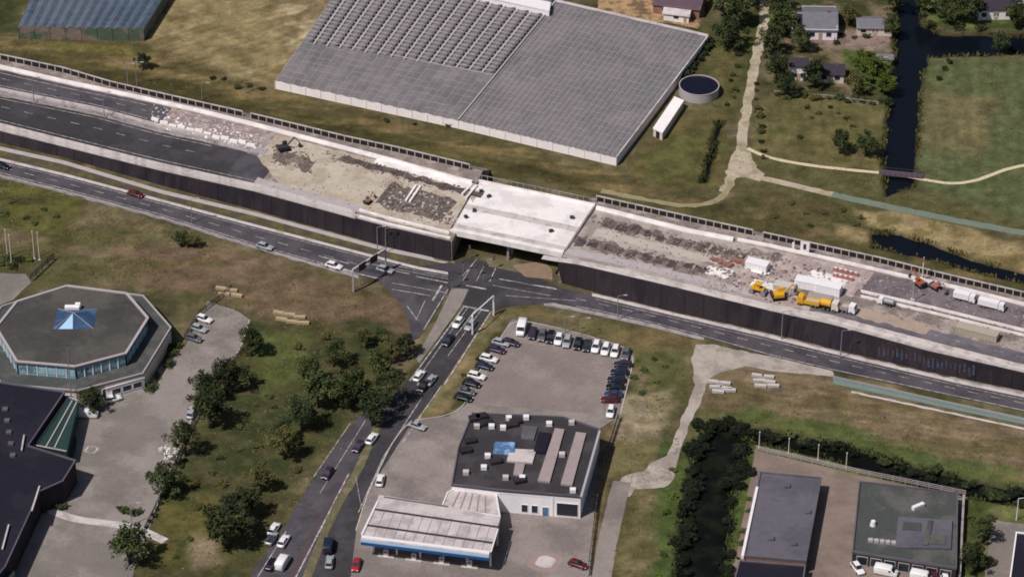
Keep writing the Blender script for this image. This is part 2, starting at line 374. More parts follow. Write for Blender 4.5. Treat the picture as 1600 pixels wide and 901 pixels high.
region([(640, 520), (690, 500), (600, 640), (480, 900), (455, 900), (540, 700)], lin(126, 110, 80), 1.5, lin(100, 92, 56), .5, sharp=True)
region([(760, 490), (790, 488), (700, 640), (600, 700), (690, 590)], lin(118, 108, 70), 1.5, lin(130, 108, 74), .4, sharp=True)
region([(770, 478), (1100, 530), (1080, 620), (985, 600), (985, 555), (880, 500), (790, 495)], lin(118, 100, 62), 2.5, lin(98, 94, 52), .5)
region([(985, 545), (1090, 540), (1070, 640), (980, 640)], lin(92, 92, 48), 3, lin(120, 106, 74), .4)
region([(960, 620), (1040, 610), (1040, 690), (950, 700)], lin(148, 132, 106), 3, lin(118, 108, 72), .4)
region([(945, 690), (1040, 680), (1030, 740), (940, 745)], lin(116, 106, 66), 3)
region([(935, 660), (965, 670), (935, 900), (920, 900)], lin(124, 104, 72), 1.5)
region([(985, 760), (1060, 750), (1040, 940), (945, 940)], lin(96, 90, 50), 3, lin(116, 104, 66), .4)
region([(1040, 690), (1085, 690), (1060, 930), (1015, 930), (1030, 780)], lin(78, 94, 40), 2.5, lin(62, 78, 32), .4)
region([(1150, 700), (1185, 720), (1150, 900), (1120, 930)], lin(76, 92, 36), 2.5)
region([(1100, 560), (1300, 580), (1640, 665), (1640, 730), (1440, 730), (1200, 660), (1110, 650), (1090, 640)], lin(126, 106, 80), 3, lin(108, 94, 60), .5, True)
region([(1090, 640), (1200, 640), (1400, 690), (1640, 745), (1640, 770), (1400, 725), (1200, 675), (1080, 690)], lin(84, 96, 44), 3, lin(104, 98, 54), .4, True)
region([(1180, 690), (1340, 735), (1500, 770), (1640, 810), (1640, 850), (1500, 800), (1340, 755), (1190, 715)], lin(106, 110, 54), 2.5)
region([(1500, 770), (1560, 790), (1550, 900), (1500, 930)], lin(74, 84, 36), 2.5, lin(104, 98, 54), .5)
region([(1290, -40), (1300, -40), (1300, -30)], g_olive, 1)
# canals and ditches: the sheet dips
WATER = [
 [(1404, -60), (1440, -60), (1440, 38), (1470, 52), (1660, 56), (1660, 82), (1450, 88), (1441, 120), (1428, 290), (1384, 305), (1380, 240), (1398, 90)],
 [(1362, 362), (1400, 362), (1470, 385), (1540, 410), (1660, 438), (1660, 452), (1540, 428), (1440, 400), (1365, 385)],
 [(1098, 678), (1120, 655), (1160, 660), (1172, 690), (1150, 740), (1128, 960), (1048, 960), (1062, 820), (1082, 720)],
 [(1165, 662), (1300, 690), (1480, 740), (1660, 778), (1660, 800), (1480, 770), (1300, 715), (1168, 688)],
 [(1120, 190), (1128, 190), (1104, 284), (1096, 284)],
]
dep = np.zeros(gx.size)
for wp in WATER:
    d = sdist(PP(wp), gx + (vnoise(gx, gy, 4, 12) - .5) * 1.6, gy + (vnoise(gx, gy, 4, 13) - .5) * 1.6)
    dep = np.maximum(dep, np.clip((.6 - d) / 1.6, 0, 1) * 1.6)
    tint(lin(56, 54, 34), np.clip(1 - d / 1.2, 0, 1) * .8)
far = np.maximum(np.abs(gx), np.abs(gy)) > 165
lum = land @ np.array([.35, .5, .15]); land = land * .8 + lum[:, None] * .2 * np.array([1.0, 1.0, .96]); land *= np.array([.93, .93, .9])
for poly, ang, wv, am in (([(235, -30), (560, -30), (500, 60), (430, 120), (420, 150), (245, 105), (228, 60), (262, 0)], .55, 2.6, .10), ([(1440, 90), (1640, 95), (1640, 370), (1440, 300)], 1.45, 3.4, .08),
        ([(1205, 148), (1395, 162), (1388, 275), (1165, 235)], 1.5, 2.8, .07), ([(1100, 560), (1300, 580), (1640, 665), (1640, 760), (1440, 730), (1200, 660)], -.32, 2.4, .10), ([(0, 60), (430, 145), (965, 268), (930, 310), (500, 205), (0, 80)], -.35, 2.6, .10)):
    d = sdist(PP(poly), wx, wy); ph = (-gx * math.sin(ang) + gy * math.cos(ang) + (n_big - .5) * 5) / wv * 6.283
    land *= (1 + np.clip(-d / 3, 0, 1) * am * (np.sin(ph) + .5 * np.sin(ph * .37 + 1)) * (n_mid * 1.6))[:, None]
mott = 1 + (n_sm - .5) * .8 + (n_mid - .5) * .6
land = np.clip(land * mott[:, None], .004, 1)
gz = -.03 - dep - .10 * n_sm * (dep < .01) * 0
nx, ny = len(ax), len(ay)
V = np.stack([gx, gy, gz], 1)
idx = np.arange(nx * ny).reshape(ny, nx)
Q = np.stack([idx[:-1, :-1], idx[:-1, 1:], idx[1:, 1:], idx[1:, :-1]], -1).reshape(-1, 4)
me = bpy.data.meshes.new('ground'); me.vertices.add(len(V)); me.vertices.foreach_set('co', V.ravel())
me.loops.add(Q.size); me.loops.foreach_set('vertex_index', Q.ravel().astype(np.int32))
me.polygons.add(len(Q)); me.polygons.foreach_set('loop_start', np.arange(0, Q.size, 4, dtype=np.int32)); me.polygons.foreach_set('loop_total', np.full(len(Q), 4, np.int32))
me.update(calc_edges=True); me.validate()
ca = me.color_attributes.new('land', 'FLOAT_COLOR', 'POINT'); ca.data.foreach_set('color', np.concatenate([land, np.ones((len(land), 1))], 1).ravel().astype(np.float32))
me.materials.append(MT['ground']); tag(link('ground', me), kind='structure')
def grow(pts, d):
    pts = ccw([Vector((p.x, p.y)) for p in pts]); n = len(pts); out = []
    for i in range(n):
        e1 = (pts[i] - pts[i - 1]).normalized(); e2 = (pts[(i + 1) % n] - pts[i]).normalized()
        nn = Vector((e1.y + e2.y, -e1.x - e2.x)); nn = nn.normalized() if nn.length > .2 else Vector((e1.y, -e1.x))
        out.append(pts[i] + nn * d)
    return out
for wp in WATER:
    q = grow(PP(wp), 1.3)
    bm = bmesh.new(); f = bm.faces.new([bm.verts.new((p.x, p.y, -.75)) for p in q]); bmesh.ops.triangulate(bm, faces=[f])
    me = bpy.data.meshes.new('water'); bm.to_mesh(me); bm.free(); me.materials.append(MT['water'] if wp in (WATER[0], WATER[1]) else MT['ditchwater']); tag(link('water', me), kind='structure')

# ------------------------------------------------------------ roads and paths on the ground
MT['concrete_mid'] = M('mid_concrete', lin(174, 165, 167), .85, .15, .5)
band('service_road', off(L2, 1), LE, -80, 1680, .03, 'asphalt', zf=None)
band('cycle_path', off(L1, -1), off(L1, 5), -80, 700, .03, 'concrete_mid', zf=None)
band('cycle_path', off(DB, 2), off(L2, 0), 925, 1680, .025, 'concrete_grey', zf=None, jit=3)
band('verge', off(L1, 5), off(L2, -1), -80, 700, .02, M('dark_verge', lin(80, 74, 60), .95, .35, .5, lin(94, 90, 56), .45), zf=None, kind='structure')
band('kerb_strip', off(L2, -1), off(L2, 3.2), -80, 700, .055, 'concrete', zf=None)
band('kerb_strip', off(L2, -1), off(L2, 3.6), 925, 1680, .055, 'concrete', zf=None)
band('edge_strip', off(LE, 0), off(LE, 5), -80, 560, .022, 'concrete_grey', zf=None, jit=2)
band('edge_strip', off(LE, 0), off(LE, 5), 850, 1100, .022, 'concrete_grey', zf=None, jit=2)
band('edge_strip', off(LE, 2), off(LE, 7), 1190, 1300, .022, 'concrete_grey', zf=None, jit=2)
# crossing road, slip lanes and junction
sheet('crossing_road', [(560, 421), (640, 418), (740, 405), (800, 415), (872, 447), (900, 470), (800, 478), (764, 488), (690, 602), (636, 672), (590, 745), (560, 800), (545, 925), (478, 925), (510, 840), (560, 740), (612, 640), (632, 600), (722, 484), (718, 470), (690, 452)], .036, 'asphalt_dark', jit=.05)
sheet('slip_road', [(590, 436), (700, 448), (690, 475), (655, 528), (643, 533), (640, 505), (628, 478), (607, 455)], .04, 'asphalt', jit=.05)
sheet('traffic_island', [(706, 450), (732, 452), (720, 478), (672, 545), (655, 568), (650, 560), (680, 505)], .05, 'paving_grey', jit=.08)
sheet('side_road', [(598, 606), (632, 612), (606, 652), (588, 668), (560, 740), (500, 840), (462, 925), (372, 925), (446, 820), (490, 745), (536, 680), (566, 645)], .034, 'asphalt', jit=.08)
sheet('red_path', [(545, 738), (552, 740), (500, 815), (450, 925), (438, 925), (485, 830)], .046, M('red_path', lin(84, 70, 74), .9, .15, .3), jit=.05)
sheet('median_strip', [(588, 655), (600, 655), (566, 735), (520, 815), (478, 925), (462, 925), (510, 810), (552, 735)], .05, 'verge', jit=.2)
sheet('forecourt', [(612, 690), (640, 655), (700, 650), (728, 632), (735, 600), (800, 498), (818, 500), (900, 520), (985, 545), (992, 560), (968, 650), (938, 668), (928, 800), (922, 925), (530, 925), (556, 828), (572, 770)], .024, 'paving', jit=.1)
sheet('car_park', [(795, 528), (905, 545), (958, 556), (950, 600), (940, 648), (860, 640), (735, 632), (750, 600)], .03, M('car_park_paving', lin(130, 118, 115), .9, .2, .1, lin(140, 129, 124), .45, fine=14), jit=.1)
sheet('yard', [(325, 470), (370, 486), (392, 500), (375, 545), (330, 600), (300, 650), (270, 720), (240, 800), (215, 870), (195, 940), (-60, 940), (30, 860), (90, 760), (120, 700), (110, 620), (200, 612), (235, 590), (262, 560), (290, 540)], .02, 'paving_grey', jit=.3)
sheet('yard', [(-60, 425), (40, 428), (50, 440), (20, 468), (-60, 500)], .02, 'paving_grey', jit=.3)
way('footpath', [(60, 790), (115, 812), (180, 818), (215, 824), (258, 845)], 2.2, .04, 'concrete', jit=.15)
sheet('track', [(1088, 538), (1112, 538), (1230, 562), (1300, 578), (1302, 588), (1200, 578), (1165, 572), (1128, 580), (1108, 590), (1098, 620), (1075, 665), (1062, 705), (1052, 748), (1038, 762), (992, 764), (985, 775), (955, 775), (972, 745), (1005, 735), (1020, 722), (1042, 712), (1058, 672), (1074, 635), (1085, 600), (1080, 560)], .03, 'sand_grey', jit=.45)
way('footpath', [(972, 752), (962, 790), (948, 850), (936, 930)], 4.2, .034, 'paving_grey', jit=.2)
way('track', [(1190, -40), (1196, 20), (1182, 90), (1168, 160), (1158, 220), (1156, 262)], 2.6, .03, 'track', jit=.8)
way('track', [(1168, 232), (1190, 245), (1260, 258), (1340, 267), (1392, 271), (1440, 280), (1490, 289), (1530, 282), (1570, 264), (1660, 248)], 1.2, .035, M('shell_path', lin(205, 190, 160), .95, .08, .5), jit=.15)
way('road', [(1178, 276), (1230, 287), (1300, 304)], 2.2, .036, 'track', jit=.3)
way('road', [(1296, 303), (1350, 315), (1400, 326), (1480, 342), (1560, 357), (1680, 378)], 2.6, .035, M('pale_road', lin(112, 122, 110), .9, .12, .3), jit=.3)
sheet('track', [(1148, 235), (1170, 232), (1182, 262), (1196, 272), (1185, 284), (1165, 276), (1140, 280), (1134, 268)], .028, 'track', jit=.6)
way('track', [(1142, 282), (1136, 305), (1110, 320), (1060, 322), (1000, 310), (940, 298)], 1.8, .026, M('worn_track', lin(146, 136, 106), .95, .2, .5), jit=.6)
way('track', [(1160, 250), (1130, 300)], 2.5, .024, 'track', jit=.8)
band('cycle_path', off(LE, 9), off(LE, 20), 1302, 1680, .05, M('grey_green_path', lin(112, 130, 126), .9, .12, .3), zf=None)
band('edge_strip', off(LE, 25), off(LE, 28), 1330, 1680, .04, 'concrete', zf=None, jit=1)
# industrial yards, lower right
sheet('yard', [(1180, 702), (1340, 742), (1510, 775), (1505, 800), (1498, 925), (1130, 925), (1150, 870), (1170, 760)], .02, M('brown_paving', lin(134, 118, 110), .9, .12, .12, lin(120, 106, 98), .5), jit=.2)
sheet('yard', [(1550, 812), (1660, 825), (1660, 960), (1530, 960)], .02, 'paving_grey', jit=.2)
# markings
def marks(name, items, z=.06):
    g = G()
    for (a, b, wd) in items:
        A = P(*a); B = P(*b); d = (B - A).normalized(); q = Vector((-d.y, d.x, 0)) * wd / 2
        g.add([(A + q) + Vector((0, 0, z)), (A - q) + Vector((0, 0, z)), (B - q) + Vector((0, 0, z)), (B + q) + Vector((0, 0, z))], [(0, 1, 2, 3)])
    o = g.build(name, 'marking'); return tag(o, kind='structure')
def along(f, x0, x1, dash, gap, wd):
    it = []; x = x0
    while x < x1:
        xe = min(x + dash, x1); it.append(((x, f(x)), (xe, f(xe)), wd)); x = xe + gap
    return it
marks('road_marking', along(off(L2, 6), -70, 700, 26, 0, .15) + along(off(L2, 7), 930, 1670, 26, 0, .15) + along(mix(L2, LE, .55), -70, 560, 16, 20, .16) +
      along(mix(L2, LE, .5), 900, 1670, 16, 20, .16) + along(off(LE, -2), -70, 560, 20, 0, .2) + along(off(LE, -2), 900, 1670, 20, 0, .2) +
      [((490 + i * 6, 407 + i * 1.7), (500 + i * 6, 413 + i * 1.7), .25) for i in range(10)] + [((498, 400), (545, 412), .3), ((508, 411), (550, 424), .25)])
marks('road_marking', [((726, 478), (640, 595), .3), ((768, 486), (695, 600), .3), ((745, 482), (712, 524), .18), ((722, 478), (764, 486), .55),
      ((730, 482), (655, 588), .15), ((660, 620), (600, 712), .2), ((600, 712), (560, 800), .2), ((690, 602), (630, 690), .25), ((752, 484), (700, 556), .15), ((676, 590), (668, 602), .4), ((660, 590), (652, 602), .4),
      ((556, 745), (566, 800), .1), ((548, 660), (490, 745), .15), ((545, 740), (450, 925), .3), ((447, 830), (400, 905), .22), ((572, 655), (500, 770), .15), ((530, 770), (500, 830), .15)], .07)
marks('road_marking', [((612, 452), (672, 462), .2), ((636, 478), (652, 500), .2), ((700, 452), (662, 515), .2), ((722, 432), (745, 405), .2), ((780, 436), (870, 452), .3), ((560, 428), (600, 437), .3), ((612, 442), (700, 458), .15), ((566, 410), (700, 436), .15), ((590, 418), (640, 428), .3), ((650, 432), (700, 442), .3), ((770, 446), (860, 462), .15), ((790, 462), (900, 470), .15), ((800, 440), (866, 450), .15), ((738, 414), (722, 440), .15), ((756, 416), (744, 440), .15), ((775, 418), (765, 440), .2), ((728, 446), (760, 452), .5), ((664, 470), (650, 500), .15), ((690, 446), (676, 470), .5)], .075)
# parking bay lines
bl = []
for i in range(17):
    x = 806 + i * 10.5; y = 500 + i * 3.2; bl.append(((x + 8, y), (x, y + 26), .1))
marks('parking_line', bl[:0] + [((800, 531), (905, 548), .08)], .04)

# ------------------------------------------------------------ motorway: embankment with a gap for the crossing road
def bank(x0, x1):
    v = []; xs = stations(x0, x1, 8)
    for x in xs:
        z = zm(x); a = P(x, NF(x) - 3, z); b = P(x, SD(x), z); c = P(x, DB(x), 0)
        a2 = Vector((a.x + 2.2, a.y + z * 1.7 + .5, 0)); v += [(a2.x, a2.y, -.3), tuple(a), tuple(b), (b.x, b.y + .4, -.3)]
    n = len(xs); f = []
    for i in range(n - 1):
        for k in range(3): f.append((4 * i + k, 4 * i + k + 1, 4 * i + k + 5, 4 * i + k + 4))
    f += [(0, 1, 2, 3), tuple(4 * (n - 1) + k for k in (3, 2, 1, 0))]
    me = mesh('embankment', v, f, [MT['gravel']]); bmfix(me); return tag(link('embankment', me), kind='structure')
# the abutment faces follow the skew of the deck
Z6 = 6.0
def bank_cut(xa_n, xa_s, side):
    pass
def bank2(x0, x1, nf=lambda x: x, skew=None):
    """embankment from x0 to x1; skew shifts the north line so that the end face is parallel to the crossing road"""
    v = []; xs = stations(x0, x1, 8); n = len(xs)
    for i, x in enumerate(xs):
        xn = skew(x)
        zn = zm(xn); z = zm(x); a = P(xn, NF(xn) - 3, zn); b = P(x, SD(x), z)
        a2 = Vector((a.x + 2.0, a.y + zn * 1.7 + .5, 0)); v += [(a2.x, a2.y, -.3), tuple(a), tuple(b), (b.x, b.y + .4, -.3)]
    f = []
    for i in range(n - 1):
        for k in range(3): f.append((4 * i + k, 4 * i + k + 1, 4 * i + k + 5, 4 * i + k + 4))
    f += [(0, 1, 2, 3), tuple(4 * (n - 1) + k for k in (3, 2, 1, 0))]
    me = mesh('embankment', v, f, [MT['gravel']]); bmfix(me); return tag(link('embankment', me), kind='structure')
# deck corners: (750,284) (926,321) (876,398) (705,362)
bank2(-80, 706, skew=lambda x: x + 48 * max(0, min(1, (x - 560) / 140)))
bank2(872, 1680, skew=lambda x: x + 52 * max(0, min(1, (1000 - x) / 128)))
# dark retaining wall faces
def retaining(x0, x1, label):
    v = []; xs = stations(x0, x1, 10)
    for x in xs:
        z = zm(x); b = P(x, SD(x), z); c = P(x, DB(x), 0)
        v += [(b.x, b.y + .25, z + .06), (b.x, b.y - .12, z + .06), (c.x, c.y, -.1), (c.x, c.y + .4, -.1)]
    f = []; n = len(xs)
    for i in range(n - 1):
        for k in range(4): f.append((4 * i + k, 4 * i + (k + 1) % 4, 4 * i + 4 + (k + 1) % 4, 4 * i + 4 + k))
    f += [(3, 2, 1, 0), tuple(4 * (n - 1) + k for k in range(4))]
    t = P((x0 + x1) / 2, DB((x0 + x1) / 2), 0)
    th = thing('retaining_wall', label, 'wall', t)
    me = mesh('face', [Vector(q) - t for q in v], f, 'wall_dark'); bmfix(me); link('face', me, th)
    g = G()
    xs = stations(x0, x1, 14)
    for i in range(len(xs) - 1):
        if (i % 2): continue
        x = xs[i]; z = zm(x); b = P(x, SD(x), z) + Vector((0, -.2, 0)); c = P(x, DB(x), 0) + Vector((0, -.08, 0))
        g.add([b + Vector((-.06, 0, 0)), b + Vector((.06, 0, 0)), c + Vector((.06, 0, 0)), c + Vector((-.06, 0, 0)), b + Vector((-.06, .2, 0)), b + Vector((.06, .2, 0)), c + Vector((.06, .2, 0)), c + Vector((-.06, .2, 0))],
              [(0, 1, 2, 3), (4, 7, 6, 5), (0, 4, 5, 1), (3, 2, 6, 7), (0, 3, 7, 4), (1, 5, 6, 2)])
    g.build('rib', 'wall_dark', th, t)
    return th
retaining(-80, 704, 'long dark retaining wall below the motorway edge, left of the white bridge deck')
wr = retaining(872, 1680, 'long dark retaining wall below the motorway edge, right of the white bridge deck')
# painted panels on the right-hand wall
g = G(); random.seed(4)
tt = wr.location
for x in range(1372, 1520, 7):
    z0 = random.uniform(1.0, 2.0); z1 = random.uniform(3.2, 4.4); zt = zm(x)
    def on(xx, z):
        b = P(xx, SD(xx), zt); c = P(xx, DB(xx), 0); t = z / zt; q = c.lerp(Vector((b.x, b.y - .12, zt)), t); return Vector((q.x, q.y - .1, z))
    a = on(x, z0); b = on(x + random.uniform(2, 5), z0); c = on(x + random.uniform(3, 5), z1); d = on(x, z1)
    g.add([a, b, c, d], [(0, 1, 2, 3)])
g.build('painted_panel', M('blue_grey_panel', lin(60, 66, 88), .85, .5, .8, lin(72, 52, 56), .5), wr, tt)

# surfaces on the motorway
band('carriageway', off(NB, 4), off(MED, -1), -80, 240, .045, 'asphalt', jit=1)
band('median_strip', off(MED, 0), off(MED, 11), -80, 412, .05, 'concrete_grey', jit=1.5, seed=2)
band('carriageway', off(MED, 12), off(SB, -3), -80, 385, .04, 'asphalt_dark', jit=1)
band('carriageway', off(MED, 14), off(SB, -3), 380, 432, .045, 'asphalt', jit=2)
band('hard_strip', off(SB, 0), off(SD, -1), -80, 700, .05, 'concrete_mid', jit=.5)
band('hard_strip', off(SB, 0), off(SD, -1), 878, 1680, .05, 'concrete', jit=.5)
band('rubble_bed', off(NB, 5), off(MED, 12), 236, 425, .03, M('rubble_mauve', lin(138, 122, 124), .95, .3, .8, lin(168, 152, 148), .5), jit=4)
band('sand_bed', off(NB, 6), lambda x: SB(x) - 2 - max(0, (450 - x)) * .9, 405, 728, .05, 'sand', jit=3)
band('sand_bed', off(NB, 3), off(SB, -2), 905, 1165, .03, 'sand_grey', jit=2)
band('gravel_bed', off(NB, 3), off(SB, -2), 1160, 1345, .034, M('pinkish_rubble', lin(160, 144, 142), .95, .26, .5, lin(182, 166, 162), .5), jit=2)
band('carriageway', off(NB, 3), off(DD, -2), 1340, 1680, .045, M('worn_asphalt', lin(118, 108, 112), .9, .2, .3, lin(100, 92, 98), .5), jit=2)
band('median_strip', off(DD, -3), off(DD, 12), 1335, 1680, .047, 'dirt', jit=1)
band('gravel_bed', off(DD, 11), off(SB, -8), 1320, 1680, .05, 'gravel', jit=3)
band('carriageway', off(SB, -20), off(SB, -3), 1290, 1680, .056, 'asphalt_pale', jit=3, seed=5)
band('sand_bed', off(SB, -26), off(SB, -10), 1335, 1470, .06, M('pale_sand', lin(166, 148, 134), .95, .15, .3), jit=5, seed=8)
# trenches and dug-over patches
band('sand_strip', mix(NB, SB, .8), mix(NB, SB, .93), 905, 1200, .09, 'concrete_mid', jit=3, seed=61)
band('sand_strip', mix(NB, SB, .36), mix(NB, SB, .5), 925, 1120, .052, M('paler_sand', lin(184, 172, 164), .95, .12, .4), jit=5, seed=62)
band('sand_strip', mix(NB, SB, .86), mix(NB, SB, .97), 425, 600, .09, 'concrete_mid', jit=3, seed=63)
band('dirt_strip', off(NB, 12), off(NB, 21), 512, 735, .095, 'trench', jit=5, seed=3)
band('dirt_strip', mix(NB, SB, .36), mix(NB, SB, .78), 603, 706, .075, M('broken_ground', lin(112, 102, 96), .95, .4, .9, lin(84, 74, 70), .5), jit=10, seed=4)
band('dirt_strip', mix(NB, SB, .3), mix(NB, SB, .5), 426, 484, .07, 'dirt', jit=16, seed=14)
band('sand_strip', off(NB, 2), off(NB, 11), 560, 730, .085, 'concrete_white', jit=2, seed=19)
random.seed(21)
_rows = [(x + random.uniform(-3, 3), x + random.uniform(11, 17), .17 + random.uniform(-.03, .03), .3 + random.uniform(-.03, .04)) for x in range(930, 1150, 21)] + [(x + random.uniform(-3, 3), x + random.uniform(10, 17), .6 + random.uniform(-.03, .03), .72 + random.uniform(-.03, .04)) for x in range(908, 1110, 21)]
for i, (x0, x1, t0, t1) in enumerate(_rows):
    band('dirt_patch', mix(NB, SB, t0), mix(NB, SB, t1), x0, x1, .1 + .002 * i, 'trench', jit=7, seed=70 + i)
for i, (x0, x1, t0, t1) in enumerate([(925, 960, .12, .3), (965, 1000, .14, .32), (1004, 1020, .16, .3), (1030, 1090, .16, .32), (1096, 1150, .18, .36), (905, 922, .55, .68), (930, 978, .55, .74), (985, 1012, .6, .72), (1016, 1060, .6, .76), (1066, 1105, .64, .8), (1150, 1200, .1, .2), (1220, 1275, .55, .8)]):
    band('dirt_patch', mix(NB, SB, t0), mix(NB, SB, t1), x0, x1, .06 + .003 * i, 'dirt', jit=11, seed=20 + i)
for i, (x0, x1, t0, t1) in enumerate([(1168, 1200, .33, .5), (1255, 1314, .25, .46), (1110, 1150, .55, .72), (1185, 1240, .62, .74)]):
    band('concrete_patch', mix(NB, SB, t0), mix(NB, SB, t1), x0, x1, .1 + .003 * i, 'concrete_white', jit=3, seed=40 + i)
# lane paint on the motorway
def mmarks(lst, dz):
    g = G()
    for f, x0, x1, dash, gap, wd in lst:
        x = x0
        while x < x1:
            xe = min(x + dash, x1); z0 = zm(x) + dz + .15; z1 = zm(xe) + dz + .15; A = P(x, f(x), zm(x)); B = P(xe, f(xe), zm(xe)); A.z = z0; B.z = z1
            d = (B - A).normalized(); q = Vector((-d.y, d.x, 0)) * wd / 2; g.add([A + q, A - q, B - q, B + q], [(0, 1, 2, 3)]); x = xe + gap
    return tag(g.build('road_marking', 'marking'), kind='structure')
mmarks([(off(NB, 9), -70, 230, 12, 0, .18), (off(MED, -4), -70, 230, 12, 0, .18), (off(mix(NB, MED, .5), 1), -70, 230, 14, 22, .15), (off(MED, 16), -70, 330, 12, 0, .18),
        (mix(MED, SB, .5), -70, 320, 14, 22, .15), (off(SB, -7), -70, 400, 12, 0, .2), (off(SB, -12), 1350, 1670, 14, 20, .15), (mix(NB, DD, .5), 1400, 1670, 14, 22, .15)], .08)

# ------------------------------------------------------------ kerb walls, crash barriers and fences along the motorway
def barrier(name, label, cat, f, x0, x1, wd, h, mat, zf=zm, group=None, cap=None, dz=0.03):
    xs = stations(x0, x1, 8); rings = []
    pts = []
    for x in xs:
        z = zf(x) if zf else 0; p = P(x, f(x), z); p.z = z + dz; pts.append(p)
    o = pts[len(pts) // 2].copy(); n = len(pts); rs = []
    for i, p in enumerate(pts):
        d = (pts[min(i + 1, n - 1)] - pts[max(i - 1, 0)]).normalized(); q = Vector((-d.y, d.x, 0)).normalized()
        rs.append([p - q * wd / 2, p - q * wd * .46 + Vector((0, 0, h * .3)), p - q * wd * .25 + Vector((0, 0, h)), p + q * wd * .25 + Vector((0, 0, h)), p + q * wd * .46 + Vector((0, 0, h * .3)), p + q * wd / 2])
    g = G().loft(rs); ob = g.build(name, mat, None, o); return tag(ob, label, cat, group)
barrier('concrete_barrier', 'long white concrete barrier along the far side of the motorway, left of the bridge', 'barrier', NB, -80, 738, 1.15, .85, 'concrete_white')
barrier('concrete_barrier', 'white concrete barrier on the far motorway edge, right of the bridge up to a gap', 'barrier', NB, 932, 1146, 1.3, .85, 'concrete_white')
barrier('concrete_barrier', 'thinner white concrete barrier on the far side of the motorway at the right edge', 'barrier', off(NB, -1), 1152, 1680, .6, .8, 'concrete_white')
barrier('concrete_barrier', 'pale concrete barrier along the near edge of the motorway, left of the bridge', 'barrier', off(SB, 1), -80, 556, .7, .85, 'concrete')
barrier('concrete_barrier', 'outer of two pale barriers on the near motorway edge at left', 'barrier', off(SB, 8), -80, 556, .45, .8, 'concrete')
barrier('concrete_barrier', 'pale concrete barrier along the near edge of the motorway, right of the bridge', 'barrier', off(SB, 3), 886, 1680, .7, .85, 'concrete')
barrier('concrete_barrier', 'outermost pale kerb wall above the dark retaining wall at right', 'barrier', off(SD, -2), 1200, 1680, .4, .7, 'concrete')
barrier('crash_barrier', 'white crash barrier, the upper of the pair between the lanes at right', 'barrier', DD, 1345, 1680, .4, .8, 'concrete_white')
barrier('crash_barrier', 'white crash barrier, the lower of the pair between the lanes at right', 'barrier', off(DD, 8), 1345, 1680, .35, .8, 'concrete_white')
barrier('crash_barrier', 'grey crash barrier in the median between the two left carriageways', 'barrier', off(MED, 2), -80, 330, .35, .75, 'concrete')
barrier('crash_barrier', 'second grey crash barrier beside the dark left carriageway', 'barrier', off(MED, 9), -80, 335, .3, .75, 'concrete_grey')
barrier('concrete_kerb', 'white kerb wall overhanging the dark wall just left of the bridge deck', 'kerb', off(SB, -6), 562, 702, .5, .6, 'concrete_white')
barrier('concrete_kerb', 'lower white kerb wall beside the retaining wall just left of the bridge deck', 'kerb', off(SD, -5), 562, 704, .5, .5, 'concrete_white')
def screen(label, x0, x1, group=None):
    xm = (x0 + x1) / 2; t = P(xm, NF(xm), zm(xm)); th = thing('roadside_fence', label, 'fence', t, 0, group)
    L = [];  x = x0
    while x <= x1: L.append(x); x += 12.2
    g = G(); r = G()
    pr = mesh('post', *(lambda q: (q.v, q.f))(G().box(-.11, .11, -.1, .1, -.2, 1.7)), 'concrete')
    for i, x in enumerate(L):
        p = P(x, NF(x), zm(x)); p.z = zm(x)
        if i < 100: link('post', pr, th, p - t)
        if i < len(L) - 1:
            x2 = L[i + 1]; q = P(x2, NF(x2), zm(x2)); q.z = zm(x2)
            g.beam(p + Vector((0, 0, .25)), q + Vector((0, 0, .25)), .08, 1.1); r.beam(p + Vector((0, 0, 1.5)), q + Vector((0, 0, 1.5)), .2, .3)
    g.build('panel', 'panel', th, t); r.build('rail', 'concrete', th, t); return th
screen('roadside fence of dark panels and pale posts on the far motorway edge at left', -60, 380)
screen('roadside fence of dark panels and pale posts behind the sand works left of the bridge', 392, 745)
screen('roadside fence of dark panels on the far motorway edge right of the bridge', 932, 1180)
screen('roadside fence of dark panels on the far motorway edge at the right end', 1192, 1660)

# ------------------------------------------------------------ bridge
bc = [P(750, 284, Z6), P(928, 321, Z6), P(878, 397, Z6), P(705, 361, Z6)]
bo = P(815, 380, 0)
br = thing('road_bridge', 'white concrete road bridge deck carrying the motorway over the crossing road', 'bridge', bo)
G().prism(bc, Z6 - .55, Z6 + .12).build('deck', 'concrete_white', br, bo)
def bl_(s, t, z): 
    a = bc[0].lerp(bc[1], s); b = bc[3].lerp(bc[2], s); p = a.lerp(b, t); return Vector((p.x, p.y, z))
for t0, t1 in ((.46, .56), (.86, .93)):
    g = G().prism([bl_(.0, t0, 0), bl_(1, t0, 0), bl_(1, t1, 0), bl_(0, t1, 0)], Z6 + .12, Z6 + .15); g.build('joint_strip', 'concrete', br, bo)
g = G(); g.beam(bl_(-.01, 1.0, Z6 - .95), bl_(1.01, 1.0, Z6 - .95), .5, 1.5); g.build('parapet', 'concrete_white', br, bo)
g = G(); g.beam(bl_(-.01, 0.0, Z6 - .95), bl_(1.01, 0.0, Z6 - .95), .5, 1.5); g.build('parapet', 'concrete_white', br, bo)
g = G()
for k in range(9): g.beam(bl_(0.02, .06 + k * .11, Z6 - 1.6), bl_(.98, .06 + k * .11, Z6 - 1.6), .6, 1.03)
g.build('girder', 'concrete_grey', br, bo)
for s in (-.03, 1.02):
    g = G(); g.beam(bl_(s, -.02, -.2), bl_(s, 1.03, -.2), 1.2, Z6 - .7); g.build('abutment', 'wall_dark', br, bo)
    g = G(); g.beam(bl_(s if s > 0 else -.012, .02, Z6 + .13), bl_(s if s > 0 else -.012, .98, Z6 + .13), .32, .05); g.build('expansion_joint', 'darksteel', br, bo)
g = G()
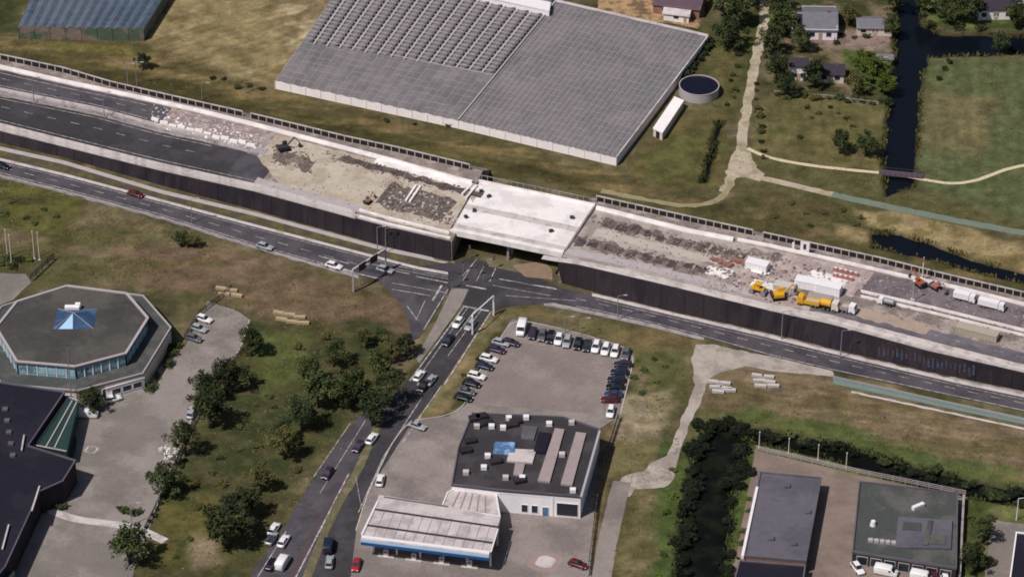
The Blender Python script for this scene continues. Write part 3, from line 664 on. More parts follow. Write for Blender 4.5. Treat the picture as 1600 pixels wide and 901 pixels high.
for k in range(8): 
    p = bl_(.5, .06 + k * .125, 0); g.tube((p.x, p.y, -.2), (p.x, p.y, Z6 - 1.6), .35, n=10)
g.build('pier', 'concrete_grey', br, bo)
G2 = G()
for k in range(20):
    p = bl_(k / 19, -.055, Z6); G2.box(p.x - .1, p.x + .1, p.y - .1, p.y + .1, Z6 - .4, Z6 + 1.1)
G2.beam(bl_(0, -.055, Z6 + 1.1), bl_(1, -.055, Z6 + 1.1), .14, .12); G2.beam(bl_(0, -.03, Z6 - .5), bl_(1, -.03, Z6 - .5), 1.2, .25)
G2.build('railing', 'concrete_grey', br, bo)
# sloping verge below the bridge, right side
sheet('slope_sand', [(800, 415), (846, 408), (862, 420), (864, 438), (820, 432)], .057, M('orange_sand', lin(136, 116, 98), .95, .2, .6), jit=.3)
sheet('verge', [(755, 402), (800, 408), (858, 424), (862, 436), (800, 424), (765, 416)], .05, 'verge', jit=.3)
sheet('verge', [(672, 398), (708, 402), (712, 412), (680, 406)], .05, 'verge', jit=.3)
# ------------------------------------------------------------ buildings
class Bld:
    def __init__(s, name, label, cat, roofpx, h, wall, roof, parapet=.4, over=.15, slab=.3, pmat=None, group=None, world=None, z0=-.1, rz=None):
        c = [P(a, b, h) for a, b in roofpx] if world is None else [Vector((p[0], p[1], h)) for p in world]
        c = [Vector((p.x, p.y)) for p in c]; c = ccw(c); s.c = c; s.h = h
        m = sum(c, Vector((0, 0))) / len(c); s.o = Vector((m.x, m.y, 0)); s.t = thing(name, label, cat, s.o, 0, group)
        G().prism(c, z0, h - slab).build('wall', wall, s.t, s.o)
        g_ = grow([Vector((p.x, p.y, 0)) for p in c], over)
        G().prism(g_, h - slab + .002, h).build('roof', roof, s.t, s.o)
        if parapet:
            g = G(); n = len(g_); q = grow([Vector((p.x, p.y, 0)) for p in g_], -.16)
            for i in range(n):
                a = q[i]; b = q[(i + 1) % n]; d = (b - a).normalized() * .16
                g.beam((a.x - d.x, a.y - d.y, h + .002), (b.x - d.x, b.y - d.y, h + .002), .3, parapet - .002 * (i % 3))
            g.build('parapet', pmat or 'frame', s.t, s.o)
    def edge(s, i): return s.c[i % len(s.c)], s.c[(i + 1) % len(s.c)]
    def south(s):
        """edges sorted so that the first faces the camera most"""
        L = []
        for i in range(len(s.c)):
            a, b = s.edge(i); d = (b - a).normalized(); L.append((-d.x * 1.0 if False else (-d.x) * -1, i, (b - a).length))   # outward normal = (d.y,-d.x)
        L = sorted(range(len(s.c)), key=lambda i: ((s.edge(i)[1] - s.edge(i)[0]).normalized().x) * -1)
        return L
    def panel(s, name, i, u0, u1, z0, z1, mat, proud=.05, frame=None, par=None):
        a, b = s.edge(i); d = (b - a); Lg = d.length; d = d / Lg; n = Vector((d.y, -d.x))
        def pt(u, z, k): q = a + d * (u * Lg) + n * k; return Vector((q.x, q.y, z))
        g = G(); g.add([pt(u0, z0, -.1), pt(u1, z0, -.1), pt(u1, z0, proud), pt(u0, z0, proud), pt(u0, z1, -.1), pt(u1, z1, -.1), pt(u1, z1, proud), pt(u0, z1, proud)],
              [(0, 3, 2, 1), (4, 5, 6, 7), (0, 1, 5, 4), (1, 2, 6, 5), (2, 3, 7, 6), (3, 0, 4, 7)])
        o = g.build(name, mat, par or s.t, s.o)
        if frame:
            f = G(); w_ = .09
            for (ua, ub, za, zb) in ((u0, u1, z0 - w_, z0), (u0, u1, z1, z1 + w_), (u0 - w_ / Lg, u0, z0 - w_, z1 + w_), (u1, u1 + w_ / Lg, z0 - w_, z1 + w_)):
                f.add([pt(ua, za, -.1), pt(ub, za, -.1), pt(ub, za, proud + .05), pt(ua, za, proud + .05), pt(ua, zb, -.1), pt(ub, zb, -.1), pt(ub, zb, proud + .05), pt(ua, zb, proud + .05)],
                      [(0, 3, 2, 1), (4, 5, 6, 7), (0, 1, 5, 4), (1, 2, 6, 5), (2, 3, 7, 6), (3, 0, 4, 7)])
            f.build('frame', frame, o, (0, 0, 0)) if False else None
            me = mesh('frame', [v - s.o for v in f.v], f.f, frame); bmfix(me); link('frame', me, o)
        return o
    def row(s, i, n, u0, u1, z0, z1, fill=.7, mat='glass', frame=None):
        for k in range(n):
            a = u0 + (u1 - u0) * (k + (1 - fill) / 2) / n; b = u0 + (u1 - u0) * (k + (1 + fill) / 2) / n; s.panel('window', i, a, b, z0, z1, mat, frame=frame)
    def onroof(s, name, px, mat, dz, h0=0.0, inset=0):
        """a block standing on the roof, traced at its top"""
        g = G().prism(PP(px, s.h + h0 + dz), s.h + h0 + .003, s.h + h0 + dz, inset=inset); return g.build(name, mat, s.t, s.o)
    def roofbox(s, px, py, sx, sy, hz, name, mat, rz=0, top=None):
        p = P(px, py, s.h); q = Matrix.Rotation(rz, 3, 'Z'); g = G()
        v = [q @ Vector((a * sx / 2, b * sy / 2, 0)) + p + Vector((0, 0, c)) for c in (.003, hz) for a, b in ((-1, -1), (1, -1), (1, 1), (-1, 1))]
        g.add(v, [(0, 3, 2, 1), (4, 5, 6, 7), (0, 1, 5, 4), (1, 2, 6, 5), (2, 3, 7, 6), (3, 0, 4, 7)]); return g.build(name, mat, s.t, s.o)

# --- greenhouses: many narrow pitched spans
def greenhouse(label, A, B, C, D, h, nspan, mat, wallmat, rh=.75, vents=None, gutter='frame'):
    """A front-left, B front-right, C back-right, D back-left (eaves, world xy); spans run front to back"""
    A, B, C, D = [Vector((p.x, p.y, 0)) for p in (A, B, C, D)]
    o = (A + B + C + D) / 4; t = thing('greenhouse', label, 'greenhouse', o)
    g = G(); rr = G()
    def fr(u, v, z): p = A.lerp(B, u).lerp(D.lerp(C, u), v); return Vector((p.x, p.y, z))
    for i in range(nspan):
        u0, u1 = i / nspan, (i + 1) / nspan; um = (u0 + u1) / 2; e = .0006
        g.add([fr(u0, 0, h), fr(um, 0, h + rh), fr(um, 1, h + rh), fr(u0, 1, h)], [(0, 1, 2, 3)])
        g.add([fr(um, 0, h + rh), fr(u1, 0, h), fr(u1, 1, h), fr(um, 1, h + rh)], [(0, 1, 2, 3)])
        g.beam(fr(um, .001, h + rh), fr(um, .999, h + rh), .09, .05, 1)
        if i: g.beam(fr(u0, .001, h + .02), fr(u0, .999, h + .02), .16, .05, 1)
    nb = max(2, int((D - A).length / 3))
    G0 = g
    for k in range(nb + 1):
        v = k / nb
        for i in range(nspan):
            u0, u1 = i / nspan, (i + 1) / nspan; um = (u0 + u1) / 2
            if (k * 7 + i * 3) % 4 == 0: continue
            a = fr(u0, v, h + .01); b = fr(um, v, h + rh + .02); c = fr(u1, v, h + .01)
            for p, q in ((a, b), (b, c)):
                w_ = (D - A).normalized() * .07; g.add([p - w_, q - w_, q + w_, p + w_, p - w_ + Vector((0, 0, .05)), q - w_ + Vector((0, 0, .05)), q + w_ + Vector((0, 0, .05)), p + w_ + Vector((0, 0, .05))],
                                                       [(0, 3, 2, 1), (4, 5, 6, 7), (0, 1, 5, 4), (2, 3, 7, 6)], 1)
    roof = G0.build('roof', [mat, gutter], t, o)
    w_ = G(); ring = [A, B, C, D]
    for i in range(4):
        p = ring[i]; q = ring[(i + 1) % 4]; w_.beam((p.x, p.y, -.1), (q.x, q.y, -.1), .12, h + .05)
    w_.build('wall', wallmat, t, o)
    for side in (0, 1):
        gb = G()
        for i in range(nspan):
            u0, u1 = i / nspan, (i + 1) / nspan; gb.add([fr(u0, side, h), fr(u1, side, h), fr((u0 + u1) / 2, side, h + rh)], [(0, 1, 2)])
        gb.build('gable', wallmat, t, o)
    L = (B - A).length; nn = int(L / 4.2)
    for k in range(nn + 1):
        p = A.lerp(B, k / nn) - (D - A).normalized() * .1; G().box(p.x - .1, p.x + .1, p.y - .08, p.y + .05, -.1, h + .1).build('post', wallmat, t, o)
    return t, fr, o
H = 2.3
MT['ventgrey'] = M('vent_grey', lin(104, 100, 103), .6, .2, .4)
MT['greenwall'] = M('whitewashed_wall', lin(244, 236, 236), .7, .08, .3)
gA, gM, gB = P(430, 127, H), P(716, 189, H), P(963, 247, H)
gC, gT = P(1106, 58, H), P(868, 3, H); gBm = P(876, -6, H); gD = P(566, -72, H)
t1, fr1, o1 = greenhouse('huge low greenhouse with mauve-grey roof, right half beside the round water tank', gM, gB, gC, gT, H, 28, 'glassroof', 'greenwall', rh=.2, gutter='glassbar')
gU = gM.lerp(gBm, .36); gV = gA.lerp(gD, .30)
t2, fr2, o2 = greenhouse('huge greenhouse, left half with rows of open roof vents and white front wall', gA, gM, gBm, gD, H, 15, 'glassroof', 'greenwall', rh=.26, gutter='glassbar')
# open vents: light flaps standing over each ridge on the rear part of the left half
for i in range(15):
            u = (i + .5) / 15; v = .30 + u * .06; g = G()
            a = fr2(u, v, H + .28); b = fr2(u, .985, H + .28); e = (fr2(u + .02, v, 0) - fr2(u, v, 0)); e.z = .34
            g.add([a, b, b + e, a + e, a + Vector((0, 0, .06)), b + Vector((0, 0, .06)), b + e + Vector((0, 0, .06)), a + e + Vector((0, 0, .06))], [(0, 3, 2, 1), (4, 5, 6, 7), (0, 1, 5, 4), (1, 2, 6, 5), (2, 3, 7, 6), (3, 0, 4, 7)]); g.build('roof_vent', 'ventgrey', t2, o2)
g = G()
for i in range(1, 15):
    u = i / 15; g.beam(fr2(u, .29 + u * .06, H + .12), fr2(u, .995, H + .12), .55, .3)
    
for k in range(24):
    v = .32 + k * .028
    g.beam(fr2(.01, v, H + .3), fr2(.99, v + .02, H + .3), .16, .26)
g.build('walkway', 'frame', t2, o2)
# dividing gutter between the two halves
g = G(); g.beam(gM + Vector((0, 0, .3)), gBm + Vector((0, 0, .3)), .4, .15); g.build('gutter', 'frame', t1, o1)
g = G(); g.beam(gT + Vector((0, 0, .3)), gC + Vector((0, 0, .3)), 1.2, .2); g.beam(gB + Vector((0, 0, .2)), gC + Vector((0, 0, .2)), .4, .2); g.build('edge_trim', 'roof_pale', t1, o1)
gb = Bld('storage_building', 'long white flat roof behind the left half of the greenhouse at the top edge', 'shed', [(700, -30), (776, -14), (860, 4), (858, 17), (772, -2), (698, -18)], 4.2, 'whitewall', 'white', parapet=0)
greenhouse('smaller blue-grey greenhouse in the upper left corner with coloured front wall', P(28, 43, 3.6), P(224, 46, 3.6), P(272, -30, 3.6), P(62, -34, 3.6), 3.6, 13, 'glassroof_blue', M('patchy_glass_wall', lin(136, 116, 112), .6, .2, .3, lin(84, 100, 84), .6), rh=.6, gutter=M('blue_bars', lin(112, 124, 138), .6))
t = COL.objects[-1]
ob = P(126, 62, 0)
for k, (x0, x1, mt) in enumerate(((40, 88, 'brick'), (92, 134, 'roof_pale'), (138, 176, 'greenglass'), (182, 200, 'cream'), (203, 222, 'cream'))):
    pass
# --- round water tank
o = P(1092, 146, 0); tk = thing('water_tank', 'round open rainwater tank with dark liner and pale rim beside the greenhouse', 'water tank', o)
def ringm(r0, r1, z0, z1, n=48):
    g = G(); R_ = []
    for (r, z) in ((r1, z0), (r1, z1), (r0, z1), (r0, z0)): R_.append([Vector((r * math.cos(2 * math.pi * k / n), r * math.sin(2 * math.pi * k / n), z)) for k in range(n)])
    for a in range(4):
        b = (a + 1) % 4; g.add(R_[a] + R_[b], [(k, (k + 1) % n, n + (k + 1) % n, n + k) for k in range(n)])
    return g
ringm(5.15, 5.3, -.1, 2.5).build('wall', 'frame', tk); ringm(5.12, 5.36, 2.5, 2.6).build('rim', 'frame', tk); ringm(0.01, 5.14, 2.0, 2.3).build('cover', M('dark_liner', lin(18, 20, 36), .5, .3, .4), tk)
# --- long white shed
b = Bld('long_shed', 'long narrow white-roofed shed between the greenhouse and the round tank', 'shed', [(1054, 151), (1068, 157), (1035, 207), (1021, 200)], 2.4, 'cream', 'greenwall', parapet=0)
b.panel('door', b.south()[0], .3, .7, 0, 2.0, 'glass')

# --- octagonal hall
MT['panelblue'] = M('blue_window_panels', lin(150, 184, 196), .35, .2, .6, lin(92, 124, 140), .45)
oc = [(-8, 512), (25, 471), (105, 446), (199, 458), (233, 497), (198, 553), (118, 574), (25, 566)]
cw = [P(a, b_, 8.0) for a, b_ in oc]; cc = sum(cw, Vector()) / 8
low = [(p - cc) * 1.27 + cc for p in cw]
OB = Bld('octagonal_hall', 'octagonal hall with flat grey roof, pale rim and blue glass skylight in the middle', 'hall', None, 4.6, 'cream', 'roof_green', parapet=.35, over=.2, world=low, pmat='frame')
def octring(pts, z0, z1): return G().prism(pts, z0, z1)
octring([(p - cc) * .98 + cc for p in cw], 4.602, 7.6).build('upper_wall', 'facade_blue', OB.t, OB.o)
ur = octring(cw, 7.6, 8.0).build('upper_roof', M('hall_roof', lin(70, 67, 66), .85, .22, .12, lin(82, 79, 74), .5), OB.t, OB.o)
g = G(); n = 8
for i in range(8):
    a = cw[i]; b_ = cw[(i + 1) % 8]; a = a + (cc - a).normalized() * .3; b_ = b_ + (cc - b_).normalized() * .3; g.beam((a.x, a.y, 8.002), (b_.x, b_.y, 8.002), .62, .3 - .003 * (i % 2))
g.build('roof_rim', 'frame', OB.t, OB.o)
# window bands of the upper storey
for i in range(8):
    a = (cw[i] - cc) * .982 + cc; b_ = (cw[(i + 1) % 8] - cc) * .982 + cc; g = G(); d = (b_ - a); 
    for k in range(6):
        p = a + d * ((k + .12) / 6); q = a + d * ((k + .88) / 6); g.beam((p.x, p.y, 5.2), (q.x, q.y, 5.2), .12, 1.7)
    g.build('window_band', 'panelblue', OB.t, OB.o)
    g = G()
    for k in range(7):
        p = a + d * (k / 6); g.box(p.x - .12, p.x + .12, p.y - .12, p.y + .12, 4.62, 7.58)
    g.build('mullion', 'white', OB.t, OB.o)
# skylight pyramid: white near face, blue far faces
ck = P(118, 498, 8.0)
def sky_pyr():
    hw = 4.7; A_ = [Vector((ck.x - hw, ck.y - hw * .9, 8.02)), Vector((ck.x + hw, ck.y - hw * .9, 8.02)), Vector((ck.x + hw, ck.y + hw * .9, 8.02)), Vector((ck.x - hw, ck.y + hw * .9, 8.02))]; top = Vector((ck.x - .4, ck.y + .6, 9.3))
    g = G(); g.add(A_ + [top], [(0, 1, 4), (1, 2, 4), (2, 3, 4), (3, 0, 4), (3, 2, 1, 0)]); sk = g.build('skylight', M('skylight_blue', lin(54, 78, 108), .45, .3, .3, lin(80, 104, 140), .45, spec=.3), OB.t, OB.o)
    g = G()
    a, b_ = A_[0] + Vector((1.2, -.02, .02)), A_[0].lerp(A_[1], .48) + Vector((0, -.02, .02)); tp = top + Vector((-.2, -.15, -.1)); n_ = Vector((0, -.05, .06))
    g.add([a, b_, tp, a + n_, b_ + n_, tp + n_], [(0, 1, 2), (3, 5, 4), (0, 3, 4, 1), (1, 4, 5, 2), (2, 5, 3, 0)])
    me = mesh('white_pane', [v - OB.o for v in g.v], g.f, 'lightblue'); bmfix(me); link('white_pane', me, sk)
    g = G()
    for p in A_: g.beam(p, top, .1, .08)
    me = mesh('skylight_bar', [v - OB.o for v in g.v], g.f, 'frame'); bmfix(me); link('skylight_bar', me, sk)
sky_pyr()
for (x, y, sx, sy, hz) in ((113, 484, 3.4, 1.2, 1.1), (122, 482, 1.2, 1.0, 1.5)):
    p = P(x, y, 8.0); G().box(p.x - sx / 2, p.x + sx / 2, p.y - sy / 2, p.y + sy / 2, 8.003, 8 + hz).build('roof_unit', 'whitewall', OB.t, OB.o)
south_o = OB.south()
for e in south_o[:3]: OB.row(e, 6, .05, .95, 1.0, 3.2, .7, 'glass', 'white')
# entrance block in white with two dark windows
EB = Bld('entrance_pavilion', 'small white entrance block with dark windows in front of the octagonal hall', 'pavilion', [(160, 598), (221, 581), (225, 590), (166, 607)], 3.4, 'whitewall', 'roof_pale', parapet=.2, pmat='white')
i0 = EB.south()[0]; EB.row(i0, 3, .12, .96, 1.2, 2.7, .8, 'glass', 'white')
# mast in front of the hall
mo = P(113, 640, 0); mt_ = thing('flag_mast', 'tall thin grey mast between the octagonal hall and the dark hall', 'mast', mo)
G().tube((0, 0, 0), (0, 0, 17), .16, .07, 8).build('pole', 'steel', mt_); G().box(-.4, .4, -.4, .4, 0, .25).build('base', 'concrete', mt_)
g = G().tube((0, 0, 17), (0, 0, 17.3), .16, .1, 8); g.build('cap', 'steel', mt_)

# --- big dark hall, lower left
DH = Bld('dark_hall', 'large flat navy-roofed hall at the left edge below the octagonal hall', 'hall', [(-80, 588), (0, 598), (101, 613), (44, 697), (118, 720), (98, 752), (62, 768), (8, 886), (-30, 930), (-80, 930)], 6, 'wall_dark', 'roof_navy', parapet=.35, pmat='roof_grey')
for (a, b_) in (((62, 762), (50, 800)), ((14, 822), (4, 860)), ((38, 682), (34, 706))):
    A_ = P(a[0], a[1], 6); B_ = P(b_[0], b_[1], 6); g = G(); g.beam((A_.x, A_.y, 6.36), (B_.x, B_.y, 6.36), .35, .3); g.build('roof_trim', 'roof_pale', DH.t, DH.o)
for k in range(5): DH.roofbox(8 + k * 3, 640 + k * 18, 1.2, 1.2, .5, 'roof_vent', 'roof_grey')
# glazed lean-to
GL = Bld('glass_atrium', 'dark green glazed lean-to with pale bars at the corner of the dark hall', 'conservatory', [(104, 618), (122, 626), (104, 704), (52, 694)], 4.5, 'greenglass', 'greenglass', parapet=0)
g = G()
for (a, b_) in (((106, 622), (58, 692)), ((113, 626), (72, 698)), ((120, 628), (84, 702)), ((48, 694), (104, 705)), ((104, 619), (122, 626))):
    A_ = P(a[0], a[1], 4.5); B_ = P(b_[0], b_[1], 4.5); g.beam((A_.x, A_.y, 4.505), (B_.x, B_.y, 4.505), .28, .2)
g.build('glazing_bar', 'frame', GL.t, GL.o)
g = G(); 
for (a, b_) in (((8, 890), (-20, 940)),): A_ = P(a[0], a[1], 4); B_ = P(b_[0], b_[1], 4); g.beam((A_.x + 1, A_.y, 0), (B_.x + 1, B_.y, 0), 2.2, 4)
gl2 = g.build('glass_strip', 'greenglass', DH.t, DH.o)

# --- car dealer's building with dark roof
CB = Bld('showroom', 'showroom with dark flat roof, pale skylight strips and white front wall beside the car park', 'showroom', [(738, 646), (880, 652), (937, 671), (907, 776), (776, 765), (706, 757), (716, 700)], 6.0, 'whitewall', 'roof_dark', parapet=.35, pmat='roof_grey')
for px in ([(867, 668), (882, 670), (859, 752), (840, 750)], [(900, 674), (916, 676), (894, 757), (876, 755)]): CB.onroof('skylight_strip', px, 'skylight', .5)
CB.onroof('skylight_strip', [(816, 664), (840, 666), (834, 686), (814, 684)], 'roof_grey', .4)
CB.onroof('blue_skylight', [(772, 688), (808, 689), (806, 706), (770, 705)], 'blueglass', .7, inset=.15)
CB.onroof('roof_light', [(796, 700), (838, 702), (832, 722), (792, 719)], 'roof_pale', .45)
CB.onroof('roof_light', [(805, 722), (820, 724), (816, 742), (802, 740)], 'skylight', .45)
CB.onroof('roof_hood', [(842, 674), (862, 676), (852, 706), (834, 703)], 'roof_navy', .8)
for (x, y) in ((822, 654), (768, 668), (786, 670), (893, 662), (878, 712), (756, 732), (762, 714), (816, 748), (745, 668), (795, 655), (728, 740), (858, 664), (790, 748), (895, 768)):
    CB.roofbox(x, y, 1.3, 1.1, .9, 'roof_vent', 'roof_pale' if (x * y) % 3 else 'white')
for (x, y) in ((742, 655), (752, 652), (760, 662), (800, 665), (806, 660), (735, 690), (728, 705), (775, 722), (812, 752)): CB.roofbox(x, y, 2.6, 1.8, .8, 'roof_unit', 'wall_dark', .3)
g = G(); A_ = P(937, 673, 6.4); B_ = P(908, 776, 6.4); g.beam((A_.x, A_.y, 6.36), (B_.x, B_.y, 6.36), .5, .25); g.build('edge_flashing', 'frame', CB.t, CB.o)
e = CB.south(); 
best = max(range(len(CB.c)), key=lambda i: (CB.edge(i)[1] - CB.edge(i)[0]).length * max(0, (CB.edge(i)[1] - CB.edge(i)[0]).normalized().x))
CB.panel('window', best, .72, .97, .5, 3.9, 'glass', frame='white'); CB.panel('window', best, .30, .37, .6, 2.6, 'glass', frame='white'); CB.panel('window', best, .42, .49, .6, 2.6, 'glass', frame='white'); CB.panel('door', best, .55, .62, 0, 2.4, 'blueglass', frame='white')
CB.panel('fascia', best, .02, .98, 5.0, 5.6, 'white')
CB.panel('pilaster', best, .66, .68, 0, 5.6, 'white', proud=.12)
# canopy of the filling station
FC = Bld('station_annex', 'pale low annex with gridded roof between the showroom and the long canopy', 'annex', [(722, 757), (774, 764), (781, 807), (690, 793), (699, 770)], 4.6, 'cream', 'roof_pale', parapet=.25, pmat='white')
for k in range(5):
    a = P(718 + k * 10, 768 + k * 1.6, 4.6); b_ = P(706 + k * 13, 792 + k * 2, 4.6); g = G().beam((a.x, a.y, 4.603), (b_.x, b_.y, 4.603), .3, .12); g.build('roof_rib', 'skylight', FC.t, FC.o)
cp = [(592, 772), (692, 788), (782, 808), (764, 866), (563, 841), (583, 800)]
co = P(670, 840, 0); CA = thing('canopy', 'long pale striped canopy with blue and white fascia over the pumps', 'canopy', co)
w5 = PP(cp, 5.4); G().prism(w5, 4.4, 5.4).build('deck', 'roof_pale', CA, co)
for (a, b_, wd, mt, hh) in (((584, 795), (778, 823), .55, 'darksteel', .12), ((573, 820), (772, 848), .55, 'darksteel', .12), ((600, 776), (700, 791), .4, 'roof_grey', .1), ((565, 838), (765, 863), .7, 'white', .2), ((590, 783), (565, 835), .4, 'white', .15), ((778, 826), (767, 862), .3, 'white', .15)):
    A_ = P(*a, 5.4); B_ = P(*b_, 5.4); G().beam((A_.x, A_.y, 5.404), (B_.x, B_.y, 5.404), wd, hh).build('roof_stripe', mt, CA, co)
for k in range(13):
    a = P(586 + k * 15, 796 + k * 2.1, 5.4); b_ = P(567 + k * 15.4, 838 + k * 2, 5.4); G().beam((a.x, a.y, 5.402), (b_.x, b_.y, 5.402), .12, .06).build('roof_seam', 'skylight', CA, co)
A_ = P(564, 842, 5.4); B_ = P(764, 867, 5.4); dd = (B_ - A_).normalized(); nn = Vector((dd.y, -dd.x, 0)) * .12
G().beam(A_ + nn - Vector((0, 0, .55)), B_ + nn - Vector((0, 0, .55)), .14, .55).build('fascia_band', 'lightblue', CA, co)
G().beam(A_ + nn - Vector((0, 0, 1.35)), B_ + nn - Vector((0, 0, 1.35)), .16, .795).build('fascia_band', 'blue', CA, co)
dback = Vector((-dd.y, dd.x, 0))
for k in range(6):
    for r_ in (3, 10.5):
        p = A_ + dd * (2 + k * 5.2) + dback * r_; G().box(p.x - .2, p.x + .2, p.y - .2, p.y + .2, 0, 4.4).build('column', 'white', CA, co)
for k in range(4):
    p = A_ + dd * (5 + k * 6.2) + dback * 2.0; p.z = 0; pt_ = thing('fuel_pump', ['fuel pump under the canopy at its left end', 'second fuel pump from the left under the canopy', 'third fuel pump from the left under the canopy', 'fuel pump under the canopy at its right end'][k], 'fuel pump', p, math.atan2(dd.y, dd.x), 'pumps under the canopy')
    G().box(-1.8, 1.8, -.6, .6, 0.03, .15).build('island', 'concrete', pt_); G().box(-.5, .5, -.3, .3, .15, 1.7).build('cabinet', 'white', pt_); G().box(-.4, .4, -.33, .33, 1.1, 1.5).build('display', 'glass', pt_)
# --- lower right
B1 = Bld('warehouse', 'grey flat-roofed warehouse with white edge strip on its left, lower right', 'warehouse', [(1188, 738), (1283, 747), (1259, 876), (1163, 868)], 3.6, 'brick', 'roof_grey', parapet=.3, pmat='roof_grey')
g = G(); A_ = P(1183, 760, 3.9); B_ = P(1160, 868, 3.9); g.beam((A_.x, A_.y, 3.2), (B_.x, B_.y, 3.2), .6, .8); g.build('edge_flashing', 'white', B1.t, B1.o)
for (x, y) in ((1230, 760), (1262, 800), (1205, 842), (1240, 850)): B1.roofbox(x, y, 1.2, 1.2, .5, 'roof_vent', 'roof_grey')
B1b = Bld('low_annex', 'low dark annex at the near end of the grey warehouse', 'annex', [(1156, 876), (1258, 884), (1250, 940), (1140, 934)], 3, 'wall_dark', 'roof_navy', parapet=.25, pmat='roof_grey')
B2 = Bld('workshop', 'square dark green-grey roofed workshop with roof plant and white vans in front', 'workshop', [(1343, 753), (1496, 771), (1494, 888), (1332, 862)], 3.2, 'wall_dark', 'roof_green', parapet=.4, pmat='roof_grey')
B2.onroof('roof_plant', [(1404, 806), (1488, 812), (1486, 856), (1398, 854)], 'roof_grey', .5)
B2.onroof('roof_light', [(1412, 814), (1440, 816), (1438, 828), (1410, 826)], 'roof_green', .7); B2.onroof('roof_light', [(1452, 834), (1478, 836), (1477, 850), (1450, 848)], 'roof_green', .7); B2.onroof('roof_duct', [(1450, 812), (1458, 812), (1450, 850), (1442, 850)], 'roof_green', .8)
A_ = P(1426, 797, 3.2); B_ = P(1443, 790, 3.2); G().beam((A_.x, A_.y, 3.3), (B_.x, B_.y, 3.3), .9, .9).build('roof_unit', 'white', B2.t, B2.o)
p = P(1364, 820, 3.2); G().tube((p.x, p.y, 3.2), (p.x, p.y, 4.4), .7, .5, 12).build('roof_cowl', 'white', B2.t, B2.o)
for k in range(5): B2.roofbox(1360 + k * 9, 845 + k * 1, 1, 1, .6, 'roof_vent', 'frame')
i0 = B2.south()[0]; B2.row(i0, 7, .03, .97, .2, 2.4, .75, 'glass', 'roof_pale')
g = G(); A_ = P(1506, 772, 2); B_ = P(1500, 892, 2); g.beam((A_.x, A_.y, 0), (B_.x, B_.y, 0), .5, 2); tag(g.build('garden_wall', 'concrete_grey', None, (A_ + B_) / 2 * 1), 'pale grey yard wall along the right side of the workshop', 'wall')
B3 = Bld('dark_shed', 'dark-roofed shed with white edge at the bottom right corner', 'shed', [(1588, 832), (1680, 842), (1680, 960), (1572, 950)], 5, 'brick', 'roof_navy', parapet=.3, pmat='whitewall')

# --- houses, upper right: gabled
def house(name, label, px, py, L, W, h, rh, deg, wall, roof, chimney=True, cat='house', wins=2):
    o = P(px, py, 0); t = thing(name, label, cat, o, R(deg))
    G().box(-L / 2, L / 2, -W / 2, W / 2, -.1, h).build('wall', wall, t)
    e = .35; g = G(); V8 = [(-L / 2 - e, -W / 2 - e, h - .15), (L / 2 + e, -W / 2 - e, h - .15), (L / 2 + e, 0, h + rh), (-L / 2 - e, 0, h + rh), (-L / 2 - e, W / 2 + e, h - .15), (L / 2 + e, W / 2 + e, h - .15)]
    dn = Vector((0, 0, -.18)); V_ = [Vector(v) for v in V8]
    g.add(V_ + [v + dn for v in V_], [(0, 1, 2, 3), (3, 2, 5, 4), (6, 9, 8, 7), (9, 10, 11, 8), (0, 6, 7, 1), (4, 5, 11, 10), (0, 3, 9, 6), (3, 4, 10, 9), (1, 7, 8, 2), (2, 8, 11, 5)])
    rf = g.build('roof', roof, t)
    for sx in (-1, 1):
        g = G(); g.add([(sx * L / 2, -W / 2, h), (sx * L / 2, W / 2, h), (sx * L / 2, 0, h + rh * .93), (sx * (L / 2 - .1), -W / 2, h), (sx * (L / 2 - .1), W / 2, h), (sx * (L / 2 - .1), 0, h + rh * .93)], [(0, 1, 2), (3, 5, 4), (0, 3, 4, 1), (1, 4, 5, 2), (2, 5, 3, 0)]); g.build('gable', wall, t)
    if chimney:
        me = (lambda q: mesh('chimney', q.v, q.f, 'brick'))(G().box(L * .2, L * .2 + .7, -.3, .4, h + rh * .7, h + rh + .8)); bmfix(me); link('chimney', me, rf)
    for k in range(wins):
        x = -L / 2 + L * (k + .5) / wins; wn_ = G().box(x - .7, x + .7, -W / 2 - .05, -W / 2 + .1, 1, 2.3).build('window', 'glass', t)
        fm = G().box(x - .8, x + .8, -W / 2 - .08, -W / 2 + .05, 2.3, 2.42); fm.box(x - .8, x + .8, -W / 2 - .08, -W / 2 + .05, .88, 1); fm.build('frame', 'white', wn_)
    G().box(L / 2 - 1.4 if wins < 2 else -.5, L / 2 - .5 if wins < 2 else .5, -W / 2 - .06, -W / 2 + .1, 0, 2.1).build('door', 'timber', t)
    return t
house('farmhouse', 'large grey-roofed house with pale gable edges, left of two at the top right', 1280, 44, 9, 13, 3.2, 1.8, -2, 'whitewall', 'tile_grey')
house('annex_house', 'narrow dark-roofed wing with white edges beside the large grey house', 1250, 48, 5, 9, 3, 1.2, -2, 'whitewall', 'tile_dark', chimney=False, wins=1)
house('bungalow', 'long low grey-roofed bungalow beside the canal at the top right', 1366, 48, 9.6, 6, 2.6, 1.2, -2, 'cream', 'tile_grey', wins=3)
house('white_cottage', 'small white cottage front with dark roof among the trees', 1247, 120, 4.6, 4, 4.6, 1.3, -2, 'whitewall', 'tile_dark', chimney=False, wins=2)
house('dark_roof_cottage', 'dark-roofed cottage with white right gable beside the white cottage', 1297, 122, 7, 5.5, 2.8, 1.6, -3, 'cream', 'tile_dark', wins=2)
house('villa', 'house at the top right corner with dark roof and white front', 1552, 20, 10, 8, 3.4, 1.8, 3, 'whitewall', 'tile_dark', wins=3)
house('villa', 'second house cut by the top edge beyond the right canal arm', 1600, -2, 9, 8, 3.4, 1.8, 3, 'whitewall', 'tile_grey', wins=2)
